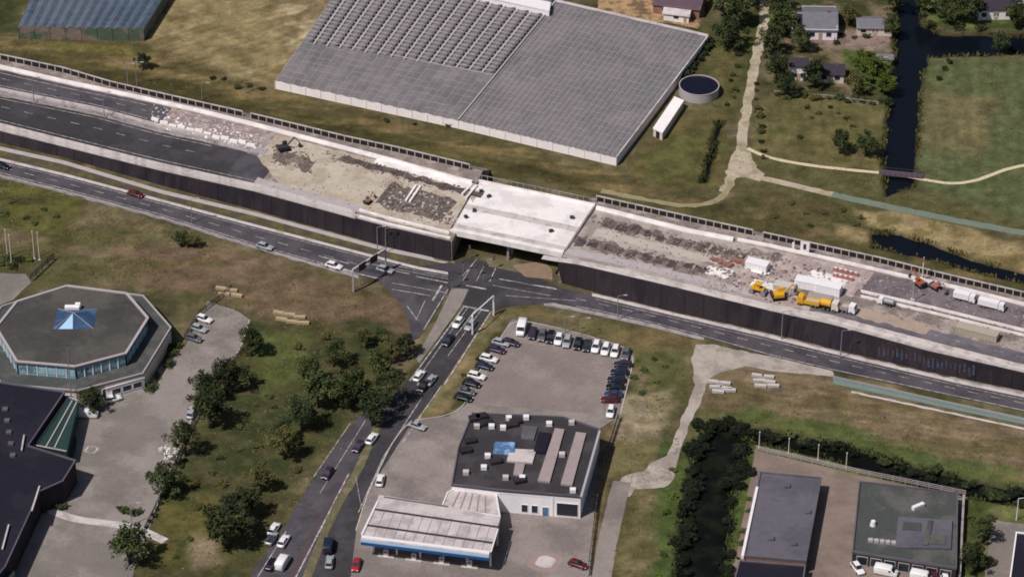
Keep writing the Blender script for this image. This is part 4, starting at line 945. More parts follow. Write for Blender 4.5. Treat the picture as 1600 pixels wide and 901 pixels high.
house('shed_house', 'purple-brown roofed barn behind the far edge of the greenhouse', 1062, 12, 13, 10, 3, 1.6, -14, 'brick', M('mauve_tiles', lin(92, 74, 86), .85, .15, .5), wins=2, cat='barn')
house('small_barn', 'small white-edged outbuilding in front of the purple-brown barn', 1058, 30, 7, 3.2, 2.4, .9, -14, 'whitewall', 'roof_pale', chimney=False, wins=1, cat='outbuilding')
house('garden_shed', 'small grey garden shed behind the bright hedge near the canal', 1382, 98, 4, 2.5, 2, .6, -2, 'wall_dark', 'tile_grey', chimney=False, wins=1, cat='shed')
sheet('yard', [(930, -30), (1110, -20), (1100, 20), (1090, 44), (1010, 32), (935, 14)], .03, M('ochre_yard', lin(170, 140, 104), .95, .25, .4, lin(112, 92, 70), .5), jit=.5)
sheet('yard', [(1262, 48), (1392, 50), (1390, 66), (1330, 74), (1262, 70)], .03, M('garden_gravel', lin(138, 118, 112), .95, .22, .4, lin(110, 94, 86), .5), jit=.5)
# --- footbridge over the canal
fo = P(1408, 273, 0); fb = thing('footbridge', 'small mauve-brown footbridge where the shell path crosses the canal', 'footbridge', fo, math.atan2(P(1438, 277).y - P(1372, 270).y, P(1438, 277).x - P(1372, 270).x))
Lf = (P(1438, 277) - P(1370, 270)).length / 2
G().box(-Lf, Lf, -1.1, 1.1, -.1, .25).build('deck', M('bridge_boards', lin(92, 78, 90), .85, .15, 1), fb)
for sy in (-1.05, 1.05):
    g = G().box(-Lf, Lf, sy - .05, sy + .05, 1.0, 1.1)
    for k in range(9): x = -Lf + k * Lf / 4; g.box(x - .05, x + .05, sy - .05, sy + .05, .2, 1.0)
    g.build('railing', 'darksteel', fb)
# ------------------------------------------------------------ trees and shrubs
def crown_mesh(name, seed, nclump, leaf, n_per, shape, zc, rz_, mat):
    rs = np.random.RandomState(seed); V_ = []; 
    cl = []
    for k in range(nclump):
        th = rs.rand() * 2 * math.pi; ph = math.acos(1 - 2 * rs.rand() * .93); rr = rs.uniform(.45, .92)
        if shape == 'cone': 
            z = rs.rand() ** .8; r = (1 - z) * .9 + .1; cl.append((r * math.cos(th) * rs.uniform(.4, 1), r * math.sin(th) * rs.uniform(.4, 1), z * 2 - 1, .3))
        else:
            rr *= .62 + .75 * (mnoise.noise(Vector((math.cos(th) * 1.3, math.sin(th) * 1.3, math.cos(ph) * 1.3 + seed * 3.7))) + .5)
            cl.append((rr * math.sin(ph) * math.cos(th), rr * math.sin(ph) * math.sin(th), rr * math.cos(ph), rs.uniform(.2, .42)))
    pts = []
    for (x, y, z, r) in cl:
        d = rs.normal(size=(n_per, 3)); d /= np.linalg.norm(d, axis=1)[:, None]; q = d * r * (rs.rand(n_per, 1) ** .4)
        pts.append(np.array([x, y, z]) + q)
    pts = np.concatenate(pts); pts[:, 2] = zc + pts[:, 2] * rz_
    n = len(pts); nrm = rs.normal(size=(n, 3)); nrm[:, 2] = np.abs(nrm[:, 2]) + .35; nrm /= np.linalg.norm(nrm, axis=1)[:, None]
    t = np.cross(nrm, rs.normal(size=(n, 3))); t /= np.linalg.norm(t, axis=1)[:, None]; b = np.cross(nrm, t)
    s = (leaf * rs.uniform(.6, 1.3, (n, 1)))
    verts = np.stack([pts - t * s, pts - b * s * .6, pts + t * s, pts + b * s * .6], 1).reshape(-1, 3)
    me = bpy.data.meshes.new(name); me.from_pydata(verts.tolist(), [], [(4 * i, 4 * i + 1, 4 * i + 2, 4 * i + 3) for i in range(n)]); me.update(); me.materials.append(MT[mat]); return me
# unit trees: crown radius 1, total height ~2.6
def trunk_mesh(seed, top=1.4):
    rs = random.Random(seed); g = G(); g.tube((0, 0, -.05), (.03, .02, top * .6), .11, .07, 7); g.tube((.03, .02, top * .6), (0, .05, top), .07, .04, 6)
    for k in range(5):
        a = k * 1.26 + rs.random(); z = top * (.5 + .1 * k); g.tube((.02, .02, z), (math.cos(a) * .5, math.sin(a) * .5, z + .4), .04, .015, 5)
    me = mesh('trunk', g.v, g.f, 'bark', True); bmfix(me); return me
TR = [trunk_mesh(i) for i in range(3)]
CR = {}
for mt in ('leaf', 'leaf_dark', 'leaf_olive', 'leaf_bright'):
    CR[mt] = [crown_mesh('crown', 10 + i + len(mt), 30 + 6 * i, .085, 62, 'ball', 1.55, .95, mt) for i in range(2 if mt != 'leaf' else 3)]
BU = {mt: crown_mesh('foliage', 50 + len(mt), 18, .11, 46, 'ball', .5, .55, mt) for mt in ('leaf', 'leaf_dark', 'leaf_olive', 'leaf_bright', 'leaf_black', 'flower')}
CO = crown_mesh('crown', 77, 44, .07, 60, 'cone', 1.7, 1.5, 'leaf_dark')
random.seed(11); tn = [0]
def tree(px, py, r, mt, label, hs=1.0, cone=False, group=None, name=None):
    tn[0] += 1; i = tn[0]; o = P(px, py, 0)
    t = thing(name or ('conifer' if cone else 'broadleaf_tree'), label, 'tree', o, random.random() * 6.28, group)
    t.scale = (r, r * random.uniform(.9, 1.1), r * hs)
    link('trunk', TR[i % 3], t); link('crown', CO if cone else CR[mt][i % len(CR[mt])], t); return t
def bush(px, py, r, mt, label, hs=1.0, group=None, z=0, name='shrub', cat='shrub'):
    o = P(px, py, z); o.z = z; t = bpy.data.objects.new(name, BU[mt]); COL.objects.link(t); t.location = o; t.rotation_euler = (0, 0, random.random() * 6.28)
    t.scale = (r, r * random.uniform(.85, 1.15), r * hs); return tag(t, label, cat, group)
# (x of base, y of base, crown radius in m, kind, label)
TREES = [
 (393, 556, 3.6, 'leaf_dark', 'tall dark green tree at the top of the yard edge, standing by itself', 1.15),
 (352, 612, 3.2, 'leaf_dark', 'dark tree above the cluster beside the left yard', 1.1),
 (322, 628, 3.4, 'leaf_dark', 'dark tree on the left of the cluster beside the left yard', 1.0),
 (330, 668, 4.2, 'leaf_dark', 'largest dark tree at the foot of the cluster beside the left yard', 1.0),
 (378, 606, 2.6, 'leaf_dark', 'smaller dark tree on the right of the yard cluster', 1.0),
 (290, 712, 3.0, 'leaf_dark', 'slim dark tree beside the yard between the cluster and the white blossom', 1.3),
 (258, 772, 3.6, 'leaf_dark', 'round dark tree under the white blossom on the yard edge', .9),
 (203, 878, 4.4, 'leaf', 'rounded green tree below the pale footpath at bottom left', .9),
 (145, 640, 2.9, 'leaf_dark', 'neat round tree in front of the octagonal hall entrance', .8),
 (356, 852, 5.4, 'leaf_dark', 'broad dark tree near the road at the bottom of the park', .85),
 (384, 810, 4.6, 'leaf_dark', 'broad dark tree just above the lowest one in the park', .9),
 (408, 768, 3.8, 'leaf_olive', 'olive tree in the lower part of the park beside the road', .9),
 (444, 716, 4.0, 'leaf_olive', 'olive-brown tree near the middle road bend of the park', 1.0),
 (472, 672, 4.6, 'leaf_dark', 'dark tree in the middle of the park, left of the road mouth', .95),
 (440, 690, 3.2, 'leaf', 'green tree left of the dark tree in the park middle', .9),
 (498, 636, 4.8, 'leaf_dark', 'large dark tree on the left of the dense park clump', .95),
 (484, 600, 3.8, 'leaf', 'mid-green tree at the upper left of the dense park clump', 1.0),
 (522, 572, 3.6, 'leaf', 'mid-green tree at the top of the dense park clump', .95),
 (545, 636, 5.0, 'leaf', 'broad mid-green tree at the centre of the dense park clump', .9),
 (582, 664, 4.4, 'leaf_dark', 'very dark tree overhanging the mouth of the side road', 1.0),
 (604, 632, 4.6, 'leaf_dark', 'dark tree at the right of the park clump next to the crossing road', .95),
 (594, 596, 3.8, 'leaf', 'green tree on the upper right of the park clump', 1.1),
 (634, 556, 3.2, 'leaf_dark', 'dark tree in the corner between slip road and park', .95),
 (612, 566, 2.6, 'leaf_olive', 'pale olive tree beside the slip road corner', 1.0),
 (570, 540, 2.6, 'leaf_olive', 'small olive tree on the meadow side of the park clump', .9),
 (556, 610, 3.2, 'leaf_olive', 'pale olive tree between the two broad trees of the clump', 1.0),
 (1130, 18, 4.6, 'leaf_dark', 'dark tree left of the track at the very top', 1.0),
 (1150, 44, 4.4, 'leaf_dark', 'dark green tree beside the barn near the track', 1.0),
 (1138, 76, 4.2, 'leaf_dark', 'dark round tree behind the greenhouse far corner', .9),
 (1168, 12, 3.6, 'leaf', 'green tree touching the top edge left of the track', 1.0),
 (1212, 22, 4.0, 'leaf_dark', 'dark tree right of the track at the very top', 1.0),
 (1222, 58, 4.0, 'leaf', 'green tree between the track and the dark-roofed wing', 1.0),
 (1206, 84, 3.4, 'leaf_dark', 'dark tree on the right side of the track above the cottages', 1.0),
 (1212, 130, 3.6, 'leaf_dark', 'dark tree left of the white cottage', 1.0),
 (1272, 136, 3.4, 'leaf_dark', 'dark tree between the two small cottages', 1.0),
 (1228, 150, 3.0, 'leaf_dark', 'dark tree below the white cottage at the garden edge', .9),
 (1252, 82, 3.0, 'leaf', 'green tree above the white cottage', 1.0),
 (1336, 146, 3.0, 'leaf_olive', 'olive tree right of the dark-roofed cottage', .9),
 (1366, 128, 4.0, 'leaf_bright', 'bright yellow-green tree beside the canal', .75),
 (1348, 112, 3.2, 'leaf_bright', 'smaller bright green tree left of the canal one', .8),
 (1384, 146, 3.2, 'leaf_bright', 'bright green tree at the canal bank corner', .7),
 (1326, 40, 2.8, 'leaf_olive', 'olive tree between the grey house and the bungalow', .9),
 (1312, 240, 2.6, 'leaf_dark', 'left of two dark trees on the field above the shell path', 1.1),
 (1352, 244, 2.9, 'leaf_dark', 'right of two dark trees on the field above the shell path', 1.0),
 (1398, 18, 3.2, 'leaf_dark', 'dark tree on the canal bank by the bungalow', 1.0),
 (1394, 60, 2.8, 'leaf', 'green tree on the canal bank below the bungalow', 1.0),
 (1450, 18, 4.0, 'leaf_bright', 'bright green tree at the top right of the canal fork', .9),
 (1482, 36, 4.0, 'leaf', 'green tree on the far bank of the canal arm', .8),
 (1516, 36, 4.4, 'leaf', 'broad green tree in front of the top right villa', .8),
 (1506, 8, 3.8, 'leaf_dark', 'dark tree at the top edge left of the villa', 1.0),
 (1562, 84, 2.6, 'leaf_dark', 'dark willow leaning over the right canal arm', 1.0),
 (1588, 44, 3.6, 'leaf', 'green tree between villa and canal arm at the right edge', .9),
 (224, 108, 2.0, 'leaf_dark', 'lone dark bushy tree by the track left of the tan field', 1.0),
 (1536, 846, 2.6, 'leaf', 'green tree right of the workshop yard wall', 1.0),
 (1520, 888, 3.0, 'leaf_dark', 'dark tree at the bottom edge right of the workshop', .9),
 (284, 384, 2.2, 'leaf_dark', 'small dark tree on the meadow just below the service road', .7),
 (302, 386, 1.8, 'leaf_olive', 'small olive tree beside the dark one below the service road', .8),
]
for T_ in TREES: tree(T_[0], T_[1], T_[2] * (.82 if 380 < T_[0] < 660 and 500 < T_[1] else 1), ('leaf' if T_[3] == 'leaf_dark' and (T_[0] + T_[1]) % 3 == 0 else T_[3]), T_[4], T_[5] if len(T_) > 5 else 1.0)
random.seed(5)
_t = ['', 'twenty', 'thirty', 'forty']; _o = ['first', 'second', 'third', 'fourth', 'fifth', 'sixth', 'seventh', 'eighth', 'ninth', 'tenth', 'eleventh', 'twelfth', 'thirteenth', 'fourteenth', 'fifteenth', 'sixteenth', 'seventeenth', 'eighteenth', 'nineteenth']
ORD = _o + sum([[{'twenty': 'twentieth', 'thirty': 'thirtieth', 'forty': 'fortieth'}[t]] + [t + '-' + o for o in _o[:9]] for t in _t[1:]], [])
def many(pts, cat_label, mt, r0, r1, group, hs=.9, jit=3):
    q = sorted((x + random.uniform(-jit, jit), y + random.uniform(-jit, jit)) for x, y in pts)
    span = max(y for _, y in q) - min(y for _, y in q) > max(x for x, _ in q) - min(x for x, _ in q)
    if span: q.sort(key=lambda p: p[1])
    for k, (x, y) in enumerate(q):
        bush(x, y, random.uniform(r0, r1), mt if isinstance(mt, str) else random.choice(mt), cat_label + ', ' + ORD[k] + (' from the top' if span else ' from the left'), hs * random.uniform(.8, 1.2), group)
def runpts(a, b, n): return [(a[0] + (b[0] - a[0]) * i / (n - 1), a[1] + (b[1] - a[1]) * i / (n - 1)) for i in range(n)]
many(runpts((1070, 120), (1112, 66), 9), 'dark hedge shrub along the right side of the greenhouse', ('leaf_dark',), 1.5, 2.1, 'hedge shrubs beside the greenhouse', jit=1)
def band_pts(pts, n, w, seed):
    rs = random.Random(seed); L = []
    for k in range(n):
        t = rs.random() * (len(pts) - 1); i = int(t); f = t - i; L.append((pts[i][0] + (pts[i + 1][0] - pts[i][0]) * f + rs.gauss(0, w), pts[i][1] + (pts[i + 1][1] - pts[i][1]) * f + rs.gauss(0, w * .6)))
    return L
many(band_pts([(1100, 672), (1082, 720), (1072, 800), (1062, 905)], 38, 8, 1), 'dark shrub on the left bank of the wide dark ditch', ('leaf_black',), .6, 2.3, 'shrubs on the left bank of the ditch', .6)
many(band_pts([(1160, 700), (1146, 760), (1134, 905)], 34, 8, 2), 'dark shrub on the right bank of the wide dark ditch', ('leaf_black',), .6, 2.1, 'shrubs on the right bank of the ditch', .6)
many(band_pts([(1105, 668), (1140, 664), (1180, 682)], 14, 5, 3), 'dark shrub at the top corner of the wide dark ditch', ('leaf_black',), 1.0, 2.0, 'shrubs at the ditch corner', .6)
many(band_pts([(1180, 680), (1320, 704), (1480, 752), (1610, 786)], 38, 6, 4), 'dark shrub along the narrow ditch at lower right', ('leaf_black', 'leaf_dark'), .6, 2.0, 'shrubs along the narrow ditch', .55)
many(runpts((1180, 130), (1196, 250), 10), 'low shrub on the right side of the pale track', ('leaf_dark', 'leaf_olive'), .7, 1.3, 'shrubs beside the pale track')
many(runpts((1150, 90), (1140, 170), 7), 'low shrub on the left side of the pale track', ('leaf_dark', 'leaf_olive'), .7, 1.3, 'shrubs left of the pale track', jit=6)
many(runpts((1215, 150), (1390, 162), 14), 'dark garden hedge shrub below the cottages', ('leaf_dark', 'leaf_olive', 'leaf'), .9, 1.7, 'hedge shrubs below the cottages')
many([(1262, 168), (1278, 180), (1300, 166), (1310, 178), (1320, 186), (1268, 186), (1330, 200), (1250, 214)], 'small dark shrub scattered in the field below the cottages', ('leaf_dark', 'leaf_olive'), .6, 1.1, 'small field shrubs')
many([(1475, 108), (1466, 128), (1480, 100)], 'dark shrub in the meadow right of the canal', ('leaf_dark',), .8, 1.2, 'meadow shrubs right of the canal', 1.3)
many([(350, 125), (390, 138), (330, 122), (410, 142), (372, 136)], 'dark shrub at the foot of the tan field', ('leaf_dark', 'leaf_olive'), .8, 1.4, 'shrubs below the tan field', .8)
many([(700, 198), (604, 190), (550, 162), (648, 196)], 'shrub against the white front wall of the greenhouse', ('leaf_dark', 'leaf_olive'), .6, 1.1, 'shrubs at the greenhouse wall', .9, jit=1)
many([(12, 404), (30, 410), (0, 412), (45, 408), (20, 418)], 'bright shrub by the posts at the left edge', ('leaf_bright', 'leaf'), .8, 1.5, 'shrubs at the left edge')
many([(70, 330), (40, 342), (90, 340), (20, 318), (55, 352), (10, 334)], 'low shrub below the service road at far left', ('leaf_olive', 'leaf'), .8, 1.4, 'shrubs below the service road', .5)
many([(244, 590), (236, 606), (262, 572), (270, 556), (250, 560), (276, 540), (262, 548)], 'dark shrub around the right side of the octagonal hall', ('leaf_dark', 'leaf'), 1.0, 1.8, 'shrubs around the octagonal hall', 1.0)
many([(70, 796), (84, 792), (97, 794)], 'clipped dark shrub between the dark hall and the yard', ('leaf_dark', 'leaf_olive'), 1.2, 1.7, 'shrubs in the hall bed', 1, jit=1)
many([(196, 800), (206, 806), (186, 798), (216, 802)], 'upright shrub just above the pale footpath', ('leaf_dark', 'leaf'), .8, 1.2, 'shrubs above the footpath', 1.5, jit=2)
many([(560, 520), (590, 512), (540, 548), (600, 530), (470, 548), (512, 520), (430, 640), (400, 700), (330, 740), (310, 800), (290, 840), (280, 870), (420, 620), (368, 700), (350, 760), (460, 740), (430, 760), (300, 760), (400, 640), (380, 660), (340, 720), (410, 730)], 'low scrubby shrub on the open grass of the park', ('leaf_olive', 'leaf_olive', 'leaf'), .8, 1.8, 'scrubby shrubs in the park', .6, jit=8)
many([(995, 560), (1010, 580), (1020, 560), (1030, 600), (1005, 610), (1040, 575), (990, 590)], 'low shrub between the car park and the sandy track', ('leaf_olive', 'leaf_bright', 'leaf'), .7, 1.3, 'shrubs by the sandy track', .5, jit=5)
many([(1040, 800), (1050, 840), (1035, 870), (1055, 780), (1030, 900), (1050, 740)], 'bright low shrub left of the wide ditch', ('leaf_bright', 'leaf'), .7, 1.4, 'bright shrubs left of the ditch', .6, jit=5)
many([(1168, 800), (1162, 830), (1172, 780), (1158, 850)], 'bright low shrub between the ditch and the warehouse', ('leaf_bright', 'leaf'), .8, 1.4, 'bright shrubs by the warehouse', .6, jit=3)
many([(1240, 320), (1262, 330), (1290, 335), (1320, 330), (1335, 352), (1270, 350), (1210, 340), (1350, 345)], 'dark shrub on the rough strip above the motorway at right', ('leaf_dark', 'leaf_olive'), .8, 1.5, 'shrubs on the rough strip', .7, jit=5)
many([(1520, 760), (1550, 775), (1590, 790), (1512, 810), (1545, 812), (1530, 870), (1550, 880)], 'green shrub at the right edge of the workshop plot', ('leaf', 'leaf_olive'), .9, 1.6, 'shrubs at the workshop plot', .9, jit=4)
many([(1410, 8), (1432, 10), (1468, 30), (1440, 28), (1500, 44), (1530, 46), (1455, 40)], 'dense shrub on the bank above the canal fork', ('leaf', 'leaf_dark'), 1.0, 1.8, 'shrubs above the canal fork', .9)
many([(1300, 30), (1318, 55), (1336, 62), (1310, 72), (1352, 60), (1280, 78), (1342, 30)], 'brownish shrub in the gravel garden', ('leaf_olive', 'leaf_dark'), .7, 1.3, 'shrubs in the gravel garden', .9)
many([(775, 560), (762, 545), (722, 585), (730, 600), (745, 560), (720, 620)], 'low shrub on the verge left of the car park', ('leaf_olive', 'leaf_dark'), .7, 1.1, 'shrubs left of the car park', .6)
many(runpts((300, 640), (352, 570), 9), 'dark hedge shrub lining the left yard, upper run', ('leaf_dark',), .8, 1.2, 'hedge lining the yard', .8, jit=2)
many(runpts((224, 834), (288, 720), 13), 'dark hedge shrub lining the left yard, lower run', ('leaf_dark',), .6, .9, 'lower hedge lining the yard', .8, jit=1)
bush(265, 726, 2.3, 'flower', 'white blossoming shrub on top of the dark tree at the yard edge', 1.6, name='blossom_shrub').location.z = 1.5
bush(298, 642, .9, 'flower', 'small white blossoming shrub on the yard side of the tree cluster', 1.1, name='blossom_shrub')
bush(1462, 14, 1.6, 'flower', 'white blossoming shrub at the top edge above the canal fork', 1.2, name='blossom_shrub')
# reeds on the canal banks: uncountable
def reeds(label, wp, n, h, mat, seed):
    rs = np.random.RandomState(seed); q = grow(PP(wp), .4); L = []; V_ = []
    per = [(q[i], q[(i + 1) % len(q)]) for i in range(len(q))]; ln = np.array([(b - a).length for a, b in per]); ln /= ln.sum()
    for k in range(n):
        a, b = per[rs.choice(len(per), p=ln)]; t = rs.rand(); p = a.lerp(b, t) + Vector((rs.normal() * .5, rs.normal() * .5))
        if mnoise.noise(Vector((p.x * .2, p.y * .2, seed))) < -.1: continue
        an = rs.rand() * 6.28; w_ = rs.uniform(.12, .35); hh = h * rs.uniform(.5, 1.3); c, s = math.cos(an) * w_, math.sin(an) * w_; lx, ly = rs.normal() * .25, rs.normal() * .25
        V_ += [(p.x - c, p.y - s, -.9), (p.x + c, p.y + s, -.9), (p.x + c * .6 + lx, p.y + s * .6 + ly, hh - .5), (p.x - c * .6 + lx, p.y - s * .6 + ly, hh - .6)]
    me = bpy.data.meshes.new('reeds'); me.from_pydata(V_, [], [(4 * i, 4 * i + 1, 4 * i + 2, 4 * i + 3) for i in range(len(V_) // 4)]); me.update(); me.materials.append(MT[mat]); return tag(link('reeds', me), label, 'reeds', kind='stuff')
reeds('reeds along the banks of the wide canal at upper right', WATER[0], 2600, .9, 'leaf_olive', 1)
reeds('reeds around the dark pond by the motorway at right', WATER[1], 1300, .9, 'leaf_olive', 2)
reeds('weeds along the banks of the wide dark ditch', WATER[2], 2200, .8, 'leaf', 3)
reeds('weeds along the narrow ditch behind the yards', WATER[3], 2200, .8, 'leaf', 4)
reeds('dark weeds filling the small ditch below the round tank', WATER[4], 500, .8, 'leaf_dark', 5)
# rough grass: uncountable
MT['tuft'] = M('dry_grass_tufts', lin(112, 104, 72), .95, .3, .5, lin(84, 84, 46), .5, spec=.1)
def tufts(name, label, poly, n, size, mat, seed):
    rs = np.random.RandomState(seed); pl = PP(poly); xs = [p.x for p in pl]; ys = [p.y for p in pl]; x = rs.uniform(min(xs), max(xs), n); y = rs.uniform(min(ys), max(ys), n)
    k = (sdist(pl, x, y) < 0) & (vnoise(x, y, 5, seed) > .47); 
    for wp in WATER: k &= sdist(PP(wp), x, y) > 1.5
    x = x[k]; y = y[k]; n = len(x); V_ = []
    a = rs.uniform(0, 6.28, n); s = size * rs.uniform(.5, 1.4, n); h = s * rs.uniform(.15, .4, n)
    c, d = np.cos(a) * s, np.sin(a) * s; z = np.full(n, -.05)
    v = np.stack([np.stack([x - c, y - d, z], 1), np.stack([x + c, y + d, z], 1), np.stack([x + c * .5 - d * .5, y + d * .5 + c * .5, h], 1), np.stack([x - c * .6 + d * .4, y - d * .6 - c * .4, h * .8], 1)], 1).reshape(-1, 3)
    me = bpy.data.meshes.new(name); me.from_pydata(v.tolist(), [], [(4 * i, 4 * i + 1, 4 * i + 2, 4 * i + 3) for i in range(n)]); me.update(); me.materials.append(MT[mat])
    return tag(link(name, me), label, 'grass', kind='stuff')
tufts('rough_grass', 'rough grass of the park left of the crossing road', [(180, 420), (600, 450), (640, 540), (560, 660), (420, 880), (260, 890), (330, 660), (380, 520)], 9000, .35, 'tuft', 3)
tufts('rough_grass', 'rough grass on the strip above the motorway', [(0, 60), (240, 64), (430, 150), (960, 275), (1140, 290), (1380, 345), (1380, 395), (900, 292), (400, 175), (0, 84)], 9000, .35, 'tuft', 4)
tufts('rough_grass', 'rough grass around the wide ditch and below the service road', [(985, 560), (1080, 560), (1060, 700), (1190, 600), (1600, 690), (1600, 770), (1190, 670), (1090, 660), (1040, 900), (950, 900), (985, 770), (960, 640)], 9000, .35, 'tuft', 6)
tufts('rough_grass', 'rough grass of the meadows at the upper right', [(1110, 80), (1390, 60), (1600, 95), (1600, 440), (1160, 290)], 7000, .3, 'tuft', 8)
tufts('rough_grass', 'rough grass of the verge at the left edge', [(0, 275), (400, 392), (190, 440), (40, 428), (0, 420)], 5000, .35, 'tuft', 9)
# ------------------------------------------------------------ vehicles
def wheel_mesh(r=.33, wd=.22):
    g = G().tube((0, -wd / 2, 0), (0, wd / 2, 0), r, r, 14); return mesh('tyre', g.v, g.f, 'rubber')
def rim_mesh(r=.2, wd=.24):
    g = G().tube((0, -wd / 2, 0), (0, wd / 2, 0), r, r, 10); return mesh('rim', g.v, g.f, 'rim')
WH, RM, WHB, RMB = wheel_mesh(), rim_mesh(), wheel_mesh(.5, .34), rim_mesh(.28, .36)
bmfix(WH); bmfix(RM); bmfix(WHB); bmfix(RMB)
def sec(x, hw, z0, z1, tuck=.06):
    return [Vector((x, -hw + .05, z0)), Vector((x, hw - .05, z0)), Vector((x, hw, z0 + .15)), Vector((x, hw - .01, z1 - .18)), Vector((x, hw - tuck, z1 - .03)), Vector((x, hw * .6, z1)), Vector((x, -hw * .6, z1)), Vector((x, -hw + tuck, z1 - .03)), Vector((x, -hw + .01, z1 - .18)), Vector((x, -hw, z0 + .15))]
CAR = {}
def carmesh(kind):
    if kind in CAR: return CAR[kind]
    d = {}
    if kind == 'van':
        st = [(-2.55, .9, .4, 1.9), (-2.45, .97, .28, 2.1), (-1, .99, .25, 2.16), (1.0, .99, .25, 2.14), (1.25, .98, .25, 2.02), (1.9, .97, .25, 1.25), (2.45, .93, .28, 1.1), (2.62, .82, .4, .85)]
        g = G().loft([sec(*s_) for s_ in st]); d['body'] = (g, True)
        g = G(); g.add([(1.27, -.8, 1.93), (1.27, .8, 1.93), (1.84, .86, 1.33), (1.84, -.86, 1.33), (1.33, -.8, 1.99), (1.33, .8, 1.99), (1.92, .86, 1.35), (1.92, -.86, 1.35)], [(4, 5, 6, 7), (0, 4, 7, 3), (1, 2, 6, 5), (0, 1, 5, 4), (2, 3, 7, 6)]); d['windscreen'] = (g, False)
        for nm, x0, x1 in (('side_window', .7, 1.2),):
            g = G().box(x0, x1, .985, 1.0, 1.3, 1.8); g.box(x0, x1, -1.0, -.985, 1.3, 1.8); d[nm] = (g, False)
        d['wx'] = (-1.6, 1.7)
    else:
        if kind == 'estate': zt = [.62, .9, .95, .96, .96, .95, .92, .84, .62]; cab = [(-2.05, .62, .02), (-1.75, .64, .5), (.25, .64, .52), (.95, .68, .0)]
        elif kind == 'hatch': zt = [.6, .88, .94, .95, .95, .94, .9, .82, .6]; cab = [(-1.85, .62, .02), (-1.45, .62, .5), (.2, .62, .52), (.95, .66, .0)]
        else: zt = [.6, .86, .9, .93, .93, .92, .9, .8, .58]; cab = [(-1.55, .62, .02), (-.85, .6, .46), (.2, .6, .48), (.95, .66, .0)]
        xs = [-2.2, -2.1, -1.5, -.8, 0, .8, 1.4, 2.0, 2.2]; hw = [.7, .84, .89, .9, .9, .9, .89, .82, .66]
        g = G().loft([sec(x, h, .24 if 0 < i < 8 else .36, z) for i, (x, h, z) in enumerate(zip(xs, hw, zt))]); d['body'] = (g, True)
        # glasshouse then roof skin
        zb = .92
        g = G(); a = cab
        ring = lambda x, hw_, z: [Vector((x, -hw_, z)), Vector((x, hw_, z))]
        v = []; 
        base = [(a[0][0], .78), (a[0][0] + .3, .8), (a[3][0] - .5, .82), (a[3][0], .78)]
        top = [(a[1][0], a[1][1], zb + a[1][2]), (a[1][0] + .12, a[1][1], zb + a[1][2]), (a[2][0] - .12, a[2][1], zb + a[2][2]), (a[2][0], a[2][1], zb + a[2][2])]
        for (x, h) in base: v += [(x, -h, zb), (x, h, zb)]
        for (x, h, z) in top: v += [(x, -h, z), (x, h, z)]
        g.add(v, [(0, 1, 9, 8), (7, 6, 14, 15), (0, 8, 10, 2), (2, 10, 12, 4), (4, 12, 14, 6), (1, 3, 11, 9), (3, 5, 13, 11), (5, 7, 15, 13), (8, 9, 11, 10), (10, 11, 13, 12), (12, 13, 15, 14)]); d['windows'] = (g, False)
        g = G(); z = zb + a[2][2]
        g.add([(a[1][0] - .02, -.58, z + .0), (a[2][0] + .02, -.58, z), (a[2][0] + .02, .58, z), (a[1][0] - .02, .58, z), (a[1][0] + .1, -.48, z + .06), (a[2][0] - .1, -.48, z + .06), (a[2][0] - .1, .48, z + .06), (a[1][0] + .1, .48, z + .06)], [(4, 5, 6, 7), (0, 1, 5, 4), (1, 2, 6, 5), (2, 3, 7, 6), (3, 0, 4, 7), (0, 3, 2, 1)])
        for sy in (-1, 1):
            for (p, q) in (((a[1][0], sy * a[1][1], z - .02), (a[0][0] + .02, sy * .79, zb)), ((a[2][0], sy * a[2][1], z - .02), (a[3][0] - .02, sy * .79, zb)), (((a[1][0] + a[2][0]) / 2, sy * (a[1][1] + .01), z - .02), ((a[1][0] + a[2][0]) / 2, sy * .81, zb))):
                g.tube(p, q, .035, .035, 4)
        d['roof'] = (g, False); d['wx'] = (-1.35, 1.38)
    out = {}
    for k, v in d.items():
        if k == 'wx': out[k] = v; continue
        me = mesh(k, v[0].v, v[0].f, 'glass' if 'wind' in k else 'white', v[1]); bmfix(me); out[k] = me
    hlm = G().box(2.08, 2.2, .42, .74, .58, .74) if kind != 'van' else G().box(2.5, 2.6, .5, .8, .72, .95); me = mesh('headlight', hlm.v, hlm.f, 'hl'); out['hl'] = me
    tlm = G().box(-2.19, -2.06, .48, .78, .62, .8) if kind != 'van' else G().box(-2.56, -2.45, .75, .93, .8, 1.3); out['tl'] = mesh('tail_light', tlm.v, tlm.f, 'tl')
    CAR[kind] = out; return out
PAINT = {k: M(k + '_car_paint', lin(*c), .3, .04, .5, spec=.5) for k, c in dict(white=(232, 230, 232), silver=(160, 162, 168), grey=(96, 96, 102), black=(26, 26, 30), navy=(34, 40, 62), darkred=(96, 28, 32), red=(158, 40, 44), blue=(48, 66, 110), green=(34, 52, 46), purple=(58, 44, 66)).items()}
def own(me, paint):
    key = me.name + paint
    if key not in CAR: m = me.copy(); m.materials.clear(); m.materials.append(PAINT[paint]); CAR[key] = m
    return CAR[key]
